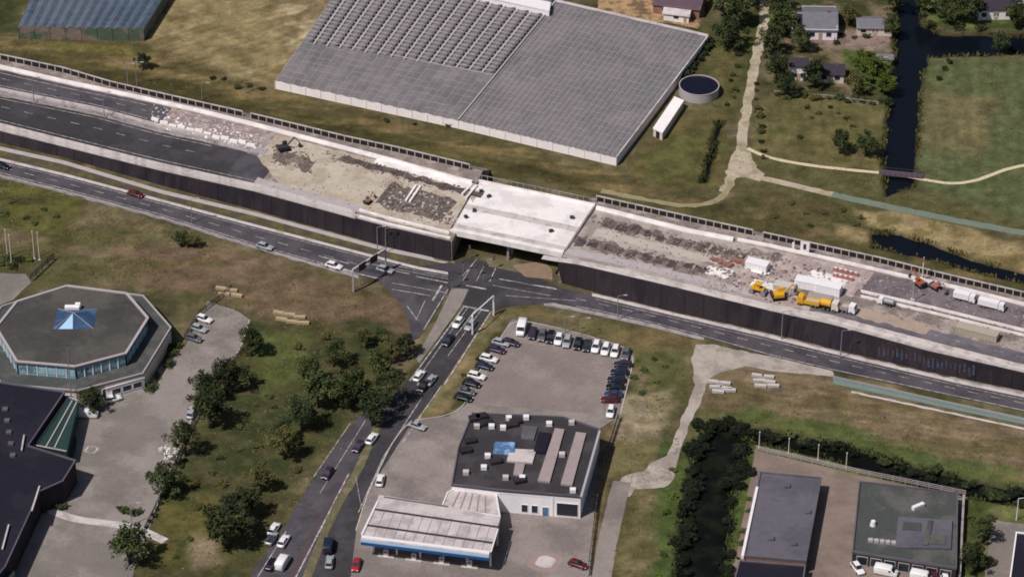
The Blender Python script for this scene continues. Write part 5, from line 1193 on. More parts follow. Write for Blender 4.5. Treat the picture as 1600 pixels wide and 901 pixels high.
def car(kind, paint, px, py, dx, dy, label, group=None, z=0, name=None, cat=None, s=1.0):
    a = P(px, py, z); b = P(px + dx, py + dy, z); rz = math.atan2(b.y - a.y, b.x - a.x); a.z = z + .035
    t = thing(name or ('parked_van' if kind == 'van' else 'car'), label, cat or ('van' if kind == 'van' else 'car'), a, rz, group); t.scale = (s, s, s); d = carmesh(kind)
    for k in ('body', 'roof', 'windows', 'windscreen', 'side_window'):
        if k in d: link(k, own(d[k], paint) if k in ('body', 'roof') else d[k], t)
    for x in d['wx']:
        for sy in (-.82, .82):
            w_ = link('wheel', WH, t); w_.location = (x, sy, .33); link('rim', RM, w_)
    for nm, k in (('headlight', 'hl'), ('tail_light', 'tl')):
        for sy in (1, -1): o_ = link(nm, d[k], t); o_.scale = (1, sy, 1)
    return t
gp = 'cars parked along the top of the car park'
top = [('van', 'white', 815, 517, 'white van at the upper left corner of the car park, heading the top row'), ('hatch', 'purple', 832, 524, 'dark purple car right of the white van in the top row'),
 ('hatch', 'grey', 847, 527, 'dark grey car third from the left in the top row'), ('estate', 'black', 860, 530, 'black car just left of the first white car in the top row'),
 ('hatch', 'white', 873, 533, 'white car with a black car on its left in the top row'), ('estate', 'silver', 886, 537, 'silver car with dark front beside the white one in the top row'),
 ('hatch', 'black', 903, 540, 'black car right of the silver one in the top row'), ('saloon', 'green', 917, 543, 'dark green car just left of the three white cars'),
 ('estate', 'white', 931, 545, 'first of three white cars at the right of the top row'), ('estate', 'white', 946, 549, 'middle one of three white cars at the right of the top row'),
 ('estate', 'white', 961, 552, 'last of three white cars at the right of the top row'), ('hatch', 'grey', 978, 556, 'grey car in the upper right corner of the car park')]
for k, pn, x, y, lb in top: car(k, pn, x, y, -4.2, 15, lb, gp, s=1.06)
gr = 'cars parked down the right side of the car park'
for k, pn, x, y, lb in [('estate', 'purple', 973, 572, 'dark purple car below the grey corner car on the right side'), ('hatch', 'navy', 968, 584, 'navy car second in the right-hand column'), ('estate', 'navy', 963, 596, 'navy estate car in the middle of the right-hand column'),
   ('hatch', 'black', 961, 607, 'black car below the navy estate in the right-hand column'), ('saloon', 'blue', 958, 619, 'dark blue car low in the right-hand column'), ('hatch', 'darkred', 953, 627, 'dark red car low in the right-hand column'), ('estate', 'white', 954, 646, 'white car with dark windows at the foot of the right-hand column')]:
    car(k, pn, x, y, -14, 0, lb, gr) if pn != 'white' else car(k, pn, x, y, -3, 14, lb, gr)
gl = 'cars parked down the left side of the car park'
for k, pn, x, y, lb in [('hatch', 'purple', 798, 538, 'dark purple car at the top of the left-hand column'), ('hatch', 'silver', 783, 538, 'silver car at the top of the left-hand column'), ('estate', 'purple', 776, 549, 'dark car between silver and white cars in the left-hand column'), ('estate', 'white', 764, 563, 'upper white car in the left-hand column'),
   ('hatch', 'navy', 757, 575, 'navy car between the two white cars of the left-hand column'), ('estate', 'white', 745, 590, 'lower white car in the left-hand column'), ('hatch', 'black', 737, 602, 'black car below the lower white one in the left-hand column'), ('saloon', 'grey', 729, 614, 'grey car near the foot of the left-hand column'), ('hatch', 'black', 724, 624, 'black car at the foot of the left-hand column')]:
    car(k, pn, x, y, 14, 3.5, lb, gl)
for a in [('saloon', 'silver', 652, 668, 12, 4, 'silver car with dark glass parked alone left of the showroom'), ('hatch', 'white', 594, 753, 3, -14, 'white car standing at the left edge of the forecourt above the canopy'),
 ('hatch', 'darkred', 903, 884, 12, 4, 'dark red car parked alone right of the white circle on the forecourt'), ('hatch', 'red', 557, 885, -4, 14, 'bright red car at the bottom left corner of the forecourt'),
 ('van', 'white', 136, 650, 14, 1, 'white van parked at the yard in front of the round tree'), ('hatch', 'white', 102, 684, 4, -10, 'white car squeezed between the glazed lean-to and the yard'), ('hatch', 'white', 176, 626, 12, -3, 'white car at the foot of the entrance block'),
 ('hatch', 'white', 319, 501, 12, 4, 'white car at the very top of the left yard'), ('hatch', 'silver', 311, 516, 12, 4, 'silver car second from the top of the left yard'), ('hatch', 'grey', 303, 531, 12, 4, 'grey car third from the top of the left yard'),
 ('hatch', 'silver', 300, 648, 6, -12, 'silver car beside the tree cluster at the right of the left yard'),
 ('saloon', 'darkred', 212, 306, 14, 4, 'dark red car driving on the service road at left'), ('hatch', 'black', 3, 262, 14, 4, 'black car at the left end of the service road'), ('hatch', 'silver', 414, 388, 14, 4, 'silver car on the service road well left of the sign gantry'),
 ('hatch', 'white', 522, 418, 14, 4, 'white car on the service road just left of the sign gantry'), ('hatch', 'silver', 602, 424, 14, 4, 'silver car on the service road right under the sign gantry'), 
 ('hatch', 'white', 716, 507, -10, 13, 'left white car waiting on the crossing road below the junction'), ('hatch', 'silver', 735, 511, -10, 13, 'silver car waiting in the right lane below the junction'),
 ('hatch', 'white', 655, 590, 10, -13, 'left white car on the crossing road beside the park clump'), ('saloon', 'silver', 673, 597, 10, -13, 'silver car on the crossing road beside the grass verge'), ('hatch', 'white', 581, 688, 10, -13, 'white car on the crossing road where the forecourt begins'),
 ('hatch', 'white', 428, 829, 8, -13, 'upper white car on the side road near the bottom'), ('hatch', 'silver', 424, 844, 8, -13, 'silver car on the side road near the bottom'), ('hatch', 'white', 443, 848, 8, -13, 'white car on the right lane of the side road near the bottom'),
 ('estate', 'black', 424, 884, 8, -13, 'black car at the bottom edge of the side road'), ('van', 'white', 442, 882, 8, -13, 'white van at the bottom edge of the side road'), ('van', 'navy', 513, 856, 2, -13, 'navy van with pale roof load on the crossing road at the bottom'), ('hatch', 'silver', 515, 881, 2, -13, 'silver car behind the navy van at the bottom'),
 ('saloon', 'black', 662, 606, -10, 13, 'black car between the two lanes beside the grass verge'), ('hatch', 'navy', 700, 535, -10, 13, 'navy car driving down the crossing road'), ('hatch', 'purple', 560, 700, -9, 13, 'dark purple car on the side road mouth'), ('hatch', 'purple', 512, 742, -9, 13, 'dark purple car halfway down the side road'),
 ('van', 'white', 1384, 896, 14, 3, 'white van left in the row before the workshop'), ('van', 'white', 1440, 905, 14, 3, 'white van in the middle of the row before the workshop'), ('hatch', 'white', 1477, 908, 3, 12, 'white car at the right end before the workshop'), ('hatch', 'white', 1340, 890, 6, 8, 'white car at the left corner of the workshop'), ('hatch', 'darkred', 1460, 906, 3, 12, 'dark red car among the white ones before the workshop')]:
    car(*a[:7])
# white circle on the forecourt: paint
def disc(px, py, r, z, mat, name='painted_disc'):
    o = P(px, py, 0); g = G(); n = 28; g.add([(o.x + r * math.cos(6.283 * k / n) * (1 + .12 * math.sin(4 * 6.283 * k / n)), o.y + r * math.sin(6.283 * k / n), z) for k in range(n)], [tuple(range(n))]); return tag(g.build(name, mat), kind='structure')
disc(852, 877, 2.1, .05, 'concrete'); disc(852, 877, 3.8, .045, M('faded_paint', lin(150, 132, 126), .9, .1, .4)); disc(143, 702, 1.5, .05, 'marking'); disc(143, 702, 1.1, .055, 'paving_grey')

# ------------------------------------------------------------ machines and material on the motorway works
def at(px, py): p = P(px, py, zm(px)); p.z = zm(px) + .19; return p
def mdir(px, sgn=1): a = P(px, SB(px), 5); b = P(px + 10, SB(px + 10), 5); return math.atan2((b.y - a.y) * sgn, (b.x - a.x) * sgn)
def tube_part(name, pts, r, mat, par):
    g = G()
    for i in range(len(pts) - 1): g.tube(pts[i], pts[i + 1], r, r, 6)
    return g.build(name, mat, par)
def excavator(px, py, rz, paint, label, s=1.0):
    t = thing('excavator', label, 'excavator', at(px, py), rz); t.scale = (s, s, s)
    for sy in (-1.05, 1.05):
        g = G(); rs = []
        for y in (sy - .27, sy + .27): rs.append([Vector((x, y, z)) for x, z in ((-1.6, .1), (1.6, .1), (1.95, .45), (1.6, .85), (-1.6, .85), (-1.95, .45))])
        G().loft(rs).build('track', 'rubber', t)
    G().box(-1.7, 1.2, -1.2, 1.2, .95, 1.8).build('body', paint, t); G().box(-2.3, -1.7, -1.2, 1.2, 1.0, 2.0).build('counterweight', 'darksteel', t)
    cb = G().prism([(-.2, .3), (1.3, .3), (1.3, 1.2), (-.2, 1.2)], 1.8, 2.9, inset=.1).build('cab', paint, t); G().box(1.22, 1.3, .4, 1.1, 1.95, 2.75).build('window', 'glass', cb)
    G().beam((1.0, -.2, 1.5), (3.6, -.2, 4.0), .35, .45).build('boom', paint, t); G().beam((3.5, -.2, 4.1), (5.4, -.2, 1.6), .28, .35).build('arm', paint, t)
    G().loft([[Vector((5.2, -.7, 1.5)), Vector((5.2, .3, 1.5)), Vector((5.7, .3, 1.2)), Vector((5.7, -.7, 1.2))], [Vector((4.7, -.7, .6)), Vector((4.7, .3, .6)), Vector((5.6, .3, .1)), Vector((5.6, -.7, .1))]]).build('bucket', 'darksteel', t)
    return t
def wheels(t, xs, y=1.0, big=True):
    for x in xs:
        for sy in (-y, y): w_ = link('wheel', WHB if big else WH, t); w_.location = (x, sy, .5 if big else .33); link('rim', RMB if big else RM, w_)
def lorry(px, py, rz, cabm, bodym, label, load='box', z=None, L=7.5, name='lorry', s=1.0):
    t = thing(name, label, 'lorry', at(px, py), rz); t.scale = (s, s, s)
    G().box(-L / 2, L / 2, -.5, .5, .6, .95).build('chassis', 'darksteel', t)
    G().loft([[Vector((L / 2 - 1.9, -1.15, .6)), Vector((L / 2 - 1.9, 1.15, .6)), Vector((L / 2 - 1.9, 1.15, 2.8)), Vector((L / 2 - 1.9, -1.15, 2.8))], [Vector((L / 2 - .3, -1.15, .6)), Vector((L / 2 - .3, 1.15, .6)), Vector((L / 2 - .3, 1.1, 2.75)), Vector((L / 2 - .3, -1.1, 2.75))], [Vector((L / 2, -1.1, .6)), Vector((L / 2, 1.1, .6)), Vector((L / 2, 1.0, 1.6)), Vector((L / 2, -1.0, 1.6))]]).build('cab', cabm, t)
    G().add([(L / 2 + .02, -.95, 1.65), (L / 2 + .02, .95, 1.65), (L / 2 - .26, 1.0, 2.6), (L / 2 - .26, -1.0, 2.6), (L / 2 - .1, -.95, 1.65), (L / 2 - .1, .95, 1.65), (L / 2 - .35, 1.0, 2.6), (L / 2 - .35, -1.0, 2.6)], [(0, 1, 2, 3), (4, 7, 6, 5), (0, 4, 5, 1), (3, 2, 6, 7), (0, 3, 7, 4), (1, 5, 6, 2)]).build('windscreen', 'glass', t)
    if load == 'box': G().box(-L / 2, L / 2 - 2.1, -1.2, 1.2, .96, 3.0).build('cargo_box', bodym, t)
    elif load == 'tip':
        g = G(); x0, x1 = -L / 2, L / 2 - 2.1; g.box(x0, x1, -1.2, 1.2, .96, 1.2); g.box(x0, x1, -1.2, -1.1, 1.2, 2.1); g.box(x0, x1, 1.1, 1.2, 1.2, 2.1); g.box(x1 - .1, x1, -1.1, 1.1, 1.2, 2.3); g.box(x0, x0 + .1, -1.1, 1.1, 1.2, 2.0); g.build('tipper_body', bodym, t)
        G().box(x0 + .1, x1 - .1, -1.1, 1.1, 1.2, 1.6).build('load', 'sand', t)
    else: G().tube((-L / 2, 0, 1.9), (L / 2 - 2.3, 0, 1.9), 1.05, 1.05, 16).build('tank', bodym, t)
    wheels(t, (-L / 2 + 1.0, -L / 2 + 2.2, L / 2 - 1.1)); return t
def roller(px, py, rz, label):
    t = thing('road_roller', label, 'road roller', at(px, py), rz)
    G().tube((1.5, -1.0, .65), (1.5, 1.0, .65), .65, .65, 20).build('drum', 'steel', t); G().tube((-1.5, -1.0, .65), (-1.5, 1.0, .65), .65, .65, 20).build('drum', 'steel', t)
    G().box(-1.6, 1.6, -.8, .8, 1.35, 1.75).build('body', 'yellow', t); G().box(-.5, .5, -.6, .6, 1.75, 2.4).build('seat_box', 'yellow', t); G().box(-.8, .8, -.85, .85, 2.9, 3.0).build('canopy', 'yellow', t)
    for x in (-.7, .7):
        for y in (-.7, .7): G().box(x - .04, x + .04, y - .04, y + .04, 1.75, 2.9).build('post', 'darksteel', t)
    return t
roller(1184, 459, mdir(1184), 'small yellow road roller, leftmost of the yellow machines')
excavator(1217, 467, mdir(1217) + .5, 'yellow', 'yellow excavator in the middle of the yellow machines', .9)
lorry(1263, 477, mdir(1263, -1), 'yellow', 'yellow', 'long yellow tipper lorry right of the yellow excavator', 'tip', L=6.6, s=.85)
lorry(1297, 484, mdir(1296, 1), 'cream', 'yellow', 'short lorry with yellow tank and pale cab at the right of the yellow machines', 'tank', L=5, s=.9)
excavator(1437, 447, mdir(1437) + 2.6, 'orange', 'orange excavator working by the far barrier at right', .75)
excavator(1462, 452, mdir(1462) - .4, 'redpaint', 'dark red excavator just right of the orange one', .65)
lorry(1507, 470, mdir(1507), 'white', 'white', 'left of two white box lorries by the far barrier at right', 'box', L=7.5, s=.72)
lorry(1549, 482, mdir(1546), 'white', 'white', 'right of two white box lorries by the far barrier at right', 'box', L=9, s=.72)
lorry(1384, 477, mdir(1384, -1), 'white', 'silver' if False else 'steel', 'white tank lorry standing against the paired crash barriers', 'tank', L=6, s=.65)
lorry(1325, 488, mdir(1325), 'white', 'concrete_grey', 'small white tipper on the grey lane right of the yellow machines', 'tip', L=4.6, s=.85)
# lone mast by the orange excavator, warning boards
def post_thing(name, label, cat, p, h, parts, rz=0, group=None, mat='steel', r=.09):
    t = thing(name, label, cat, p, rz, group); G().tube((0, 0, -.1), (0, 0, h), r, r * .7, 7).build('pole', mat, t)
    for nm, g, m_ in parts: g.build(nm, m_, t)
    return t
post_thing('marker_mast', 'pale banded mast beside the orange excavator', 'mast', at(1441, 438), 6.5, [('band', G().tube((0, 0, 5.2), (0, 0, 6.4), .2, .2, 8), 'redpaint'), ('base', G().box(-.6, .6, -.6, .6, 0, .5), 'concrete')], mat='cream', r=.2)
post_thing('marker_mast', 'thin pale mast on the worn carriageway below the orange excavator', 'mast', at(1426, 470), 5.5, [('base', G().box(-.5, .5, -.5, .5, 0, .4), 'concrete'), ('lamp', G().box(-.3, .3, -.2, .2, 5.4, 5.7), 'white')], mat='frame', r=.15)
t = thing('site_sign', 'white square site frame with dark opening on the far fence at right', 'sign', at(1257, 396), mdir(1257)); G().box(-1.1, 1.1, -.1, .1, .6, 3.2).build('board', 'white', t); G().box(-.35, .35, -.16, -.11, 1.1, 2.6).build('opening', 'glass', t)
for x in (-1, 1): G().box(x - .08, x + .08, -.08, .08, -.1, .6).build('leg', 'steel', t)
G().box(-3.2, -2.6, -.1, .1, .8, 2.4).build('side_board', 'white', t)
def bigbox(name, label, cat, px, py, L, W, Hh, mat, rz=0, lid='frame', group=None):
    t = thing(name, label, cat, at(px, py), mdir(px) + rz, group); G().box(-L / 2, L / 2, -W / 2, W / 2, 0, Hh).build('body', mat, t)
    g = G()
    for k in range(int(L / .8)): x = -L / 2 + .4 + k * .8; g.box(x - .06, x + .06, -W / 2 - .06, W / 2 + .06, .1, Hh - .1)
    g.build('rib', mat, t); G().box(-L / 2 - .05, L / 2 + .05, -W / 2 - .08, W / 2 + .08, Hh, Hh + .1).build('lid', lid, t); return t
bigbox('container', 'long beige container lying on the gravel bed at right', 'container', 1527, 524, 10, 2.6, 1.6, 'box_beige', lid='box_beige')
bigbox('container', 'white container with pale lid on the rubble by the upper lanes', 'container', 1183, 420, 5.4, 2.6, 1.8, 'whitewall', lid='white')
bigbox('container', 'large white container above the yellow machines, left one of the pair', 'container', 1262, 449, 6, 2.7, 2.0, 'whitewall', lid='white')
bigbox('container', 'large white container above the yellow machines, right one of the pair', 'container', 1295, 457, 6, 2.7, 2.2, 'whitewall', lid='white')
bigbox('container', 'low grey container in the shade of the paired white ones', 'container', 1282, 470, 6, 2, 1.2, 'steel', lid='concrete_grey')
bigbox('container', 'pale container at the start of the rubble right of the bridge', 'container', 1226, 452, 5, 2.4, 1.2, 'concrete', lid='concrete')
# red and white barrier blocks
for k in range(9):
    x = 1305 + (k % 5) * 8; y = 424 + (k % 5) * 1.9 + (k // 5) * 9
    t = thing('barrier_block', ['red barrier block, far row, left end', 'red barrier block, far row, second from the left', 'red barrier block, far row, middle', 'red barrier block, far row, fourth from the left', 'red barrier block, far row, right end', 'red barrier block, near row, left end', 'red barrier block, near row, second from the left', 'red barrier block, near row, third from the left', 'red barrier block, near row, right end'][k], 'barrier', at(x, y), mdir(x), 'red barrier blocks on the right carriageway')
    G().loft([[Vector((-.6, -.3, 0)), Vector((-.6, .3, 0)), Vector((-.6, .12, .9)), Vector((-.6, -.12, .9))], [Vector((.6, -.3, 0)), Vector((.6, .3, 0)), Vector((.6, .12, .9)), Vector((.6, -.12, .9))]]).build('block', 'redpaint', t); G().box(-.35, .35, -.2, .2, .9, 1.05).build('cap', 'white', t)
for k in range(7):
    x = 1118 + k * 7.5; y = 408 + (k * 5 % 4) * 3
    b_ = G(); b_.box(-.9, .9, -.4, .4, 0, .7); b_.box(-.5, .5, -.6, .6, .0, .45); o_ = b_.build('steel_stack', 'redpaint' if k % 2 else 'brick'); o_.location = at(x, y); o_.rotation_euler = (0, 0, k * 1.3); tag(o_, 'rusty red steel bundle on the rubble, ' + ['leftmost of the group', 'second from the left', 'third from the left', 'middle of the group', 'third from the right', 'second from the right', 'rightmost of the group'][k], 'steel bundle', 'rusty steel bundles')
# white blocks in a line on the left rubble
blk = mesh('concrete_block', *(lambda q: (q.v, q.f))(G().loft([[Vector((-1.1, -.4, 0)), Vector((-1.1, .4, 0)), Vector((-1.1, .22, .8)), Vector((-1.1, -.22, .8))], [Vector((1.1, -.4, 0)), Vector((1.1, .4, 0)), Vector((1.1, .22, .8)), Vector((1.1, -.22, .8))]])), 'concrete_white'); bmfix(blk)
words = ['first', 'second', 'third', 'fourth', 'fifth', 'sixth', 'seventh', 'eighth', 'ninth', 'tenth', 'eleventh', 'twelfth']
for k in range(12):
    x = 243 + k * 13.6; y = 191 + k * 3.5 + (k * 7 % 5 - 2) * .8
    o_ = link('concrete_block', blk, None, at(x, y)); o_.rotation_euler = (0, 0, mdir(x) + (k * 5 % 7 - 3) * .04); tag(o_, 'white concrete block in the line across the left rubble, %s from the left' % words[k], 'concrete block', 'white concrete blocks on the left rubble')
# beams across the broken ground by the bridge
for k, (x0, y0, x1, y1) in enumerate([(650, 292, 634, 316), (657, 293, 640, 318), (738, 290, 722, 306), (745, 292, 728, 312)]):
    a = at(x0, y0); b_ = at(x1, y1); o = (a + b_) / 2; o_ = G().beam(a, b_, .55, .5).build('concrete_beam', 'concrete_white', None, o); tag(o_, ['left beam of the pair lying across the broken ground', 'right beam of the pair lying across the broken ground', 'left pale beam against the far left corner of the bridge deck', 'right pale beam against the far left corner of the bridge deck'][k], 'concrete beam', 'pale beams left of the bridge')
# small plant on the deck
for k, (x, y, lb) in enumerate([(752, 300, 'dark machine part near the far left corner of the white deck'), (764, 308, 'dark crate on the white deck near its far left corner'), (741, 330, 'small dark crate at the left edge of the white deck'), (728, 340, 'smallest dark crate at the left edge of the white deck'), (894, 341, 'dark upright crate near the right joint of the white deck'), (861, 362, 'dark flat crate on the right half of the white deck')]):
    p = P(x, y, 6.15); t = thing('tool_crate', lb, 'crate', p, k * .7, 'crates on the white deck'); t.scale = (.7, .7, .7); G().box(-.7, .7, -.5, .5, 0, .8).build('box', 'darksteel', t); G().box(-.74, .74, -.54, .54, .8, .9).build('lid', 'darksteel', t)
excavator(575, 318, 1.0, 'brick', 'brown mini excavator on the sand just left of the bridge', .55)
excavator(444, 236, .4, 'darksteel', 'dark excavator at the left end of the sand bed', .8)
# rubble: uncountable broken pieces
def rubble(label, f, g_, x0, x1, n, s0, s1, mat, seed):
    rs = np.random.RandomState(seed); V_ = []; F_ = []
    for k in range(n):
        x = rs.uniform(x0, x1); t_ = rs.rand(); p = P(x, f(x) * (1 - t_) + g_(x) * t_, zm(x)); s = rs.uniform(s0, s1); b = len(V_)
        q = Matrix.Rotation(rs.rand() * 6.28, 3, 'Z') @ Matrix.Rotation(rs.uniform(-.5, .5), 3, 'X')
        for c in ((-1, -1, -1), (1, -1, -1), (1, 1, -1), (-1, 1, -1), (-.7, -.8, 1), (.8, -.6, 1), (.6, .7, 1), (-.8, .7, 1)): V_.append(p + Vector((0, 0, .2)) + q @ Vector((c[0] * s * rs.uniform(.5, 1), c[1] * s * rs.uniform(.3, .9), c[2] * s * .4)))
        F_ += [tuple(b + i for i in f_) for f_ in ((0, 3, 2, 1), (4, 5, 6, 7), (0, 1, 5, 4), (1, 2, 6, 5), (2, 3, 7, 6), (3, 0, 4, 7))]
    o_ = link('rubble', mesh('rubble', V_, F_, mat)); return tag(o_, label, 'rubble', kind='stuff')
rubble('pale rubble strewn over the left end of the works', off(NB, 6), off(MED, 10), 235, 420, 300, .12, .45, 'concrete', 1)
rubble('white rubble bits on the left end of the works', off(NB, 14), off(MED, 6), 235, 410, 60, .2, .6, 'concrete_white', 12)
rubble('dark clods dug up at the left end of the sand bed', mix(NB, SB, .22), mix(NB, SB, .55), 424, 490, 120, .15, .5, 'dirt', 2)
rubble('dark clods in the trench along the far side of the sand bed', mix(NB, SB, .1), mix(NB, SB, .26), 510, 735, 200, .15, .45, 'dirt', 3)
rubble('broken dark ground left of the bridge', mix(NB, SB, .35), mix(NB, SB, .8), 600, 708, 220, .15, .55, 'dirt', 4)
rubble('pale pieces among the broken ground left of the bridge', mix(NB, SB, .35), mix(NB, SB, .95), 600, 718, 120, .15, .5, 'concrete', 5)
rubble('dark clods in the upper row right of the bridge', mix(NB, SB, .12), mix(NB, SB, .34), 925, 1160, 170, .12, .45, 'dirt', 6)
rubble('dark clods in the lower row right of the bridge', mix(NB, SB, .56), mix(NB, SB, .78), 905, 1150, 170, .12, .45, 'dirt', 7)
rubble('mixed pinkish rubble around the containers', mix(NB, SB, .1), mix(NB, SB, .9), 1095, 1330, 420, .12, .55, 'sand_grey', 8)
rubble('dark rubble around the containers', mix(NB, SB, .15), mix(NB, SB, .95), 1105, 1300, 220, .15, .6, 'dirt', 9)
rubble('scattered stones on the sand bed', mix(NB, SB, .1), mix(NB, SB, .95), 410, 690, 170, .12, .35, 'gravel', 10)
rubble('scattered stones on the grey sand right of the bridge', mix(NB, SB, .1), mix(NB, SB, .95), 935, 1100, 130, .12, .35, 'gravel', 13)
rubble('stones and offcuts on the right carriageway works', off(NB, 6), off(DD, 30), 1340, 1600, 260, .15, .5, 'gravel', 11)
# stone and slab stacks on the meadow and by the sandy track
def stack_group(items, label, grp, wds, mat='concrete'):
    for k, (x, y) in enumerate(items):
        t = thing('slab_stack', label % wds[k], 'slab stack', P(x, y, 0), .1 * (k % 3) - .25, grp)
        for j in range(2): G().box(-1.4, 1.4, -.42, .42, .05 + j * .34, .33 + j * .34).build('slab', mat, t)
        G().box(-1.1, -.9, -.5, .5, -.02, .05).build('bearer', 'timber', t)
stack_group([(1116, 598), (1132, 600), (1118, 606), (1134, 608), (1122, 613), (1140, 611)], 'pale slab stack left of the others beside the sandy track, %s', 'slab stacks beside the sandy track', ['far left', 'far right', 'middle left', 'middle right', 'near left', 'near right'])
stack_group([(1184, 588), (1200, 590), (1186, 596), (1202, 598), (1188, 604), (1208, 604)], 'pale slab stack right of the sandy track mouth, %s', 'slab stacks below the service road', ['far left', 'far right', 'middle left', 'middle right', 'near left', 'near right'])
stack_group([(436, 490), (452, 493), (468, 497), (440, 500), (456, 504), (474, 506)], 'pale timber stack on the brown meadow, %s', 'timber stacks on the meadow', ['far left', 'far middle', 'far right', 'near left', 'near middle', 'near right'], 'timber')
stack_group([(346, 452), (362, 455), (350, 461), (370, 463)], 'pale timber stack on the meadow above the left yard, %s', 'timber stacks above the yard', ['far left', 'far right', 'near left', 'near right'], 'timber')

# ------------------------------------------------------------ poles, gantries, fences
def lamp(px, py, z, h, label, grp=None, dirx=1, rz=0, mat='steel'):
    p = P(px, py, z); p.z = z; t = thing('street_lamp', label, 'street lamp', p, rz, grp)
    G().tube((0, 0, -.1), (0, 0, h), .13, .08, 8).build('pole', mat, t); G().tube((0, 0, h), (dirx * 1.6, 0, h + .25), .06, .05, 6).build('arm', mat, t); G().box(min(dirx * 1.3, dirx * 2.2), max(dirx * 1.3, dirx * 2.2), -.16, .16, h + .15, h + .32).build('lamp_head', 'frame', t); return t
for a in [(53, 158, 3.5, 7, 'street lamp in the left median, nearest the left edge'), (163, 181, 4.1, 7, 'street lamp in the left median, further right'), (590, 392, 0, 7, 'street lamp behind the sign gantry'), (603, 394, 0, 7, 'street lamp just right of the sign gantry'),
          (563, 446, 0, 6, 'street lamp on the grass at the foot of the sign gantry'), (1221, 530, 0, 8, 'street lamp between the dark wall and the service road at right'), (300, 348, 0, 7, 'street lamp on the grass edge of the service road at left'), (965, 500, 0, 7, 'street lamp on the service road above the car park'),
          (883, 520, 0, 4.5, 'left of two short lamp posts on the grass above the parked cars'), (908, 522, 0, 4.5, 'right of two short lamp posts on the grass above the parked cars'), (1313, 560, 0, 8, 'street lamp on the service road at right near the grey-green path'), (200, 136, 0, 7, 'street lamp on the verge right of the blue-grey greenhouse'), (214, 134, 0, 7, 'second street lamp on the verge right of the blue-grey greenhouse'),
          (383, 146, 0, 6, 'street lamp on the verge left of the white greenhouse wall'), (206, 820, 0, 6, 'street lamp just above the pale footpath'), (208, 876, 0, 6, 'street lamp standing in front of the round tree at bottom left'), (316, 156, 0, 5, 'small lamp at the foot of the tan field')]:
    lamp(*a)
for k, (x, y) in enumerate([(1186, 702), (1232, 712), (1278, 722), (1322, 735)]):
    post_thing('pale_post', 'bare pale post behind the grey warehouse, %s of the row of four' % ['first', 'second', 'third', 'last'][k], 'post', P(x, y - 4, 0), 4.2, [('base', G().box(-.25, .25, -.25, .25, 0, .2), 'concrete'), ('cap', G().box(-.14, .14, -.14, .14, 4.15, 4.3), 'cream')], group='pale posts along the warehouse yard', mat='cream', r=.12)
lamp(1588, 812, 0, 6, 'white lamp post above the dark shed at the right edge', mat='white')
for k, (x, y) in enumerate([(12, 402), (18, 410), (54, 404), (62, 406)]):
    post_thing('flag_pole', 'bare pale pole at the left edge above the shrubs, %s' % ['far left', 'second from the left', 'third from the left', 'far right'][k], 'pole', P(x, y, 0), 8, [('cap', G().tube((0, 0, 8), (0, 0, 8.2), .14, .1, 8), 'white'), ('base', G().box(-.3, .3, -.3, .3, 0, .2), 'concrete')], group='bare poles at the left edge', mat='cream', r=.14)
# sign gantry over the service road
def gantry(label, a, b, h, mat='frame', sign=True, cat='gantry', w_=.55):
    A_ = P(*a, 0); B_ = P(*b, 0); o = A_.copy(); t = thing('sign_gantry', label, cat, o)
    for q in (A_, B_): G().box(q.x - .2, q.x + .2, q.y - .2, q.y + .2, -.1, h).build('post', mat, t, o)
    G().beam((A_.x, A_.y, h), (B_.x, B_.y, h), w_, .6 if sign else .25).build('beam', mat, t, o)
    if sign:
        d = (B_ - A_); n = Vector((d.y, -d.x, 0)).normalized()
        for s_ in (.25, .6):
            c = A_ + d * s_; e = d.normalized(); G().beam((c.x - e.x * 1.3 + n.x * .5, c.y - e.y * 1.3 + n.y * .5, h - .9), (c.x + e.x * 1.3 + n.x * .5, c.y + e.y * 1.3 + n.y * .5, h - .9), .12, 2.0).build('sign_panel', 'darksteel', t, o)
    return t
gantry('pale sign gantry spanning the service road left of the junction', (552, 456), (603, 423), 6)
gantry('pale traffic signal arm over the crossing road at the junction', (771, 492), (738, 522), 5.4, 'white', False, 'signal arm', .22)
def signal(px, py, label, z=0):
    p = P(px, py, z); t = thing('traffic_light', label, 'traffic light', p); G().tube((0, 0, 0), (0, 0, 3.6), .09, .07, 7).build('pole', 'steel', t); h_ = G().box(-.25, .25, -.2, .2, 2.7, 3.9).build('signal_head', 'darksteel', t)
    for j, (m_) in enumerate(('redpaint', 'yellow', 'greenglass')): G().tube((0, -.2, 3.7 - j * .36), (0, -.26, 3.7 - j * .36), .11, .11, 8).build('lens', m_, h_)
for x, y, lb in [(724, 424, 'traffic light under the left end of the bridge'), (744, 432, 'traffic light in the middle of the junction mouth'), (718, 442, 'traffic light on the near corner left of the junction'), (756, 440, 'traffic light on the right island of the junction'), (706, 452, 'traffic light on the tip of the paved island'), (772, 420, 'traffic light under the bridge deck, right of the lanes'), (734, 404, 'traffic light in the shade of the underpass')]: signal(x, y, lb)
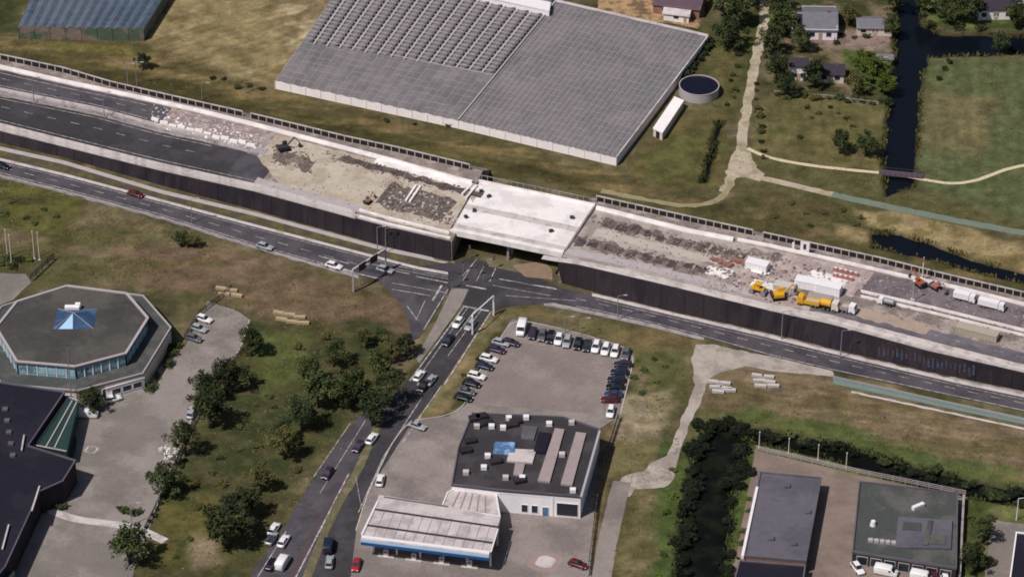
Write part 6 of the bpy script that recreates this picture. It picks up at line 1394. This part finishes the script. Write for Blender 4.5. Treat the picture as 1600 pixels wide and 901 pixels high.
# portable site fence / railings near the underpass
def run_fence(name, label, pts, h, mat, post_mat=None, step=2.5, z=0, thick=.08, slats=2):
    c = PP(pts, z); o = c[0].copy(); t = thing(name, label, 'fence', o); r = G(); q0 = G().box(-.07, .07, -.07, .07, -.1, h); pm = mesh('post', q0.v, q0.f, post_mat or mat)
    for i in range(len(c) - 1):
        n = max(1, int((c[i + 1] - c[i]).length / step))
        for k in range(n + (i == len(c) - 2)): p = c[i].lerp(c[i + 1], k / n); link('post', pm, t, (p.x - o.x, p.y - o.y, 0))
        for s_ in range(slats): r.beam(c[i] + Vector((0, 0, h * (.35 + .6 * s_ / max(1, slats - 1)) - .06)), c[i + 1] + Vector((0, 0, h * (.35 + .6 * s_ / max(1, slats - 1)) - .06)), thick, .12)
    r.build('rail', mat, t, o); return t
run_fence('yard_fence', 'dark fence with pale posts along the right side of the showroom forecourt', [(966, 655), (940, 735), (928, 820), (918, 900)], 1.8, 'darksteel', 'frame', slats=4)
run_fence('yard_fence', 'pale fence around the upper and right edge of the warehouse yard', [(1182, 704), (1340, 740), (1508, 774)], 1.5, 'frame', slats=3)
run_fence('yard_fence', 'dark fence on the slope above the left yard', [(288, 530), (312, 492), (362, 452)], 1.4, 'darksteel', slats=3)
run_fence('yard_fence', 'dark railing lining the left yard beside the park', [(226, 828), (262, 756), (300, 668), (352, 572), (388, 545)], 1.2, 'darksteel', slats=3)
run_fence('yard_fence', 'thin white rail on the edge of the lower field below the cottages', [(1210, 146), (1300, 154), (1372, 164)], .9, 'frame', slats=2, step=4)
run_fence('yard_fence', 'dark fence running from the left edge towards the meadow', [(48, 440), (84, 406)], 2.2, 'darksteel', slats=5)
run_fence('guard_rail', 'guard rail along the grass edge of the service road at left', [(0, 276), (100, 301), (250, 341), (400, 388)], .8, 'frame', slats=1, step=3)
run_fence('guard_rail', 'guard rail along the near edge of the service road above the car park', [(850, 478), (925, 492), (1025, 514), (1095, 532)], .8, 'frame', slats=1, step=3)
run_fence('guard_rail', 'long pale guard rail beside the grey-green path at right', [(1302, 592), (1450, 625), (1640, 668)], .9, 'frame', slats=2, step=3)

# kerbs round the forecourt and yard
for pts in ([(556, 828), (574, 772), (612, 692), (640, 656), (700, 650), (728, 632), (737, 600), (800, 499), (818, 500), (900, 519), (984, 544), (991, 560), (969, 648)], [(390, 500), (376, 545), (331, 600), (301, 650), (271, 720), (241, 800), (216, 870)]):
    way('kerb', pts, .22, .075, 'concrete', jit=.02, step=1.5)
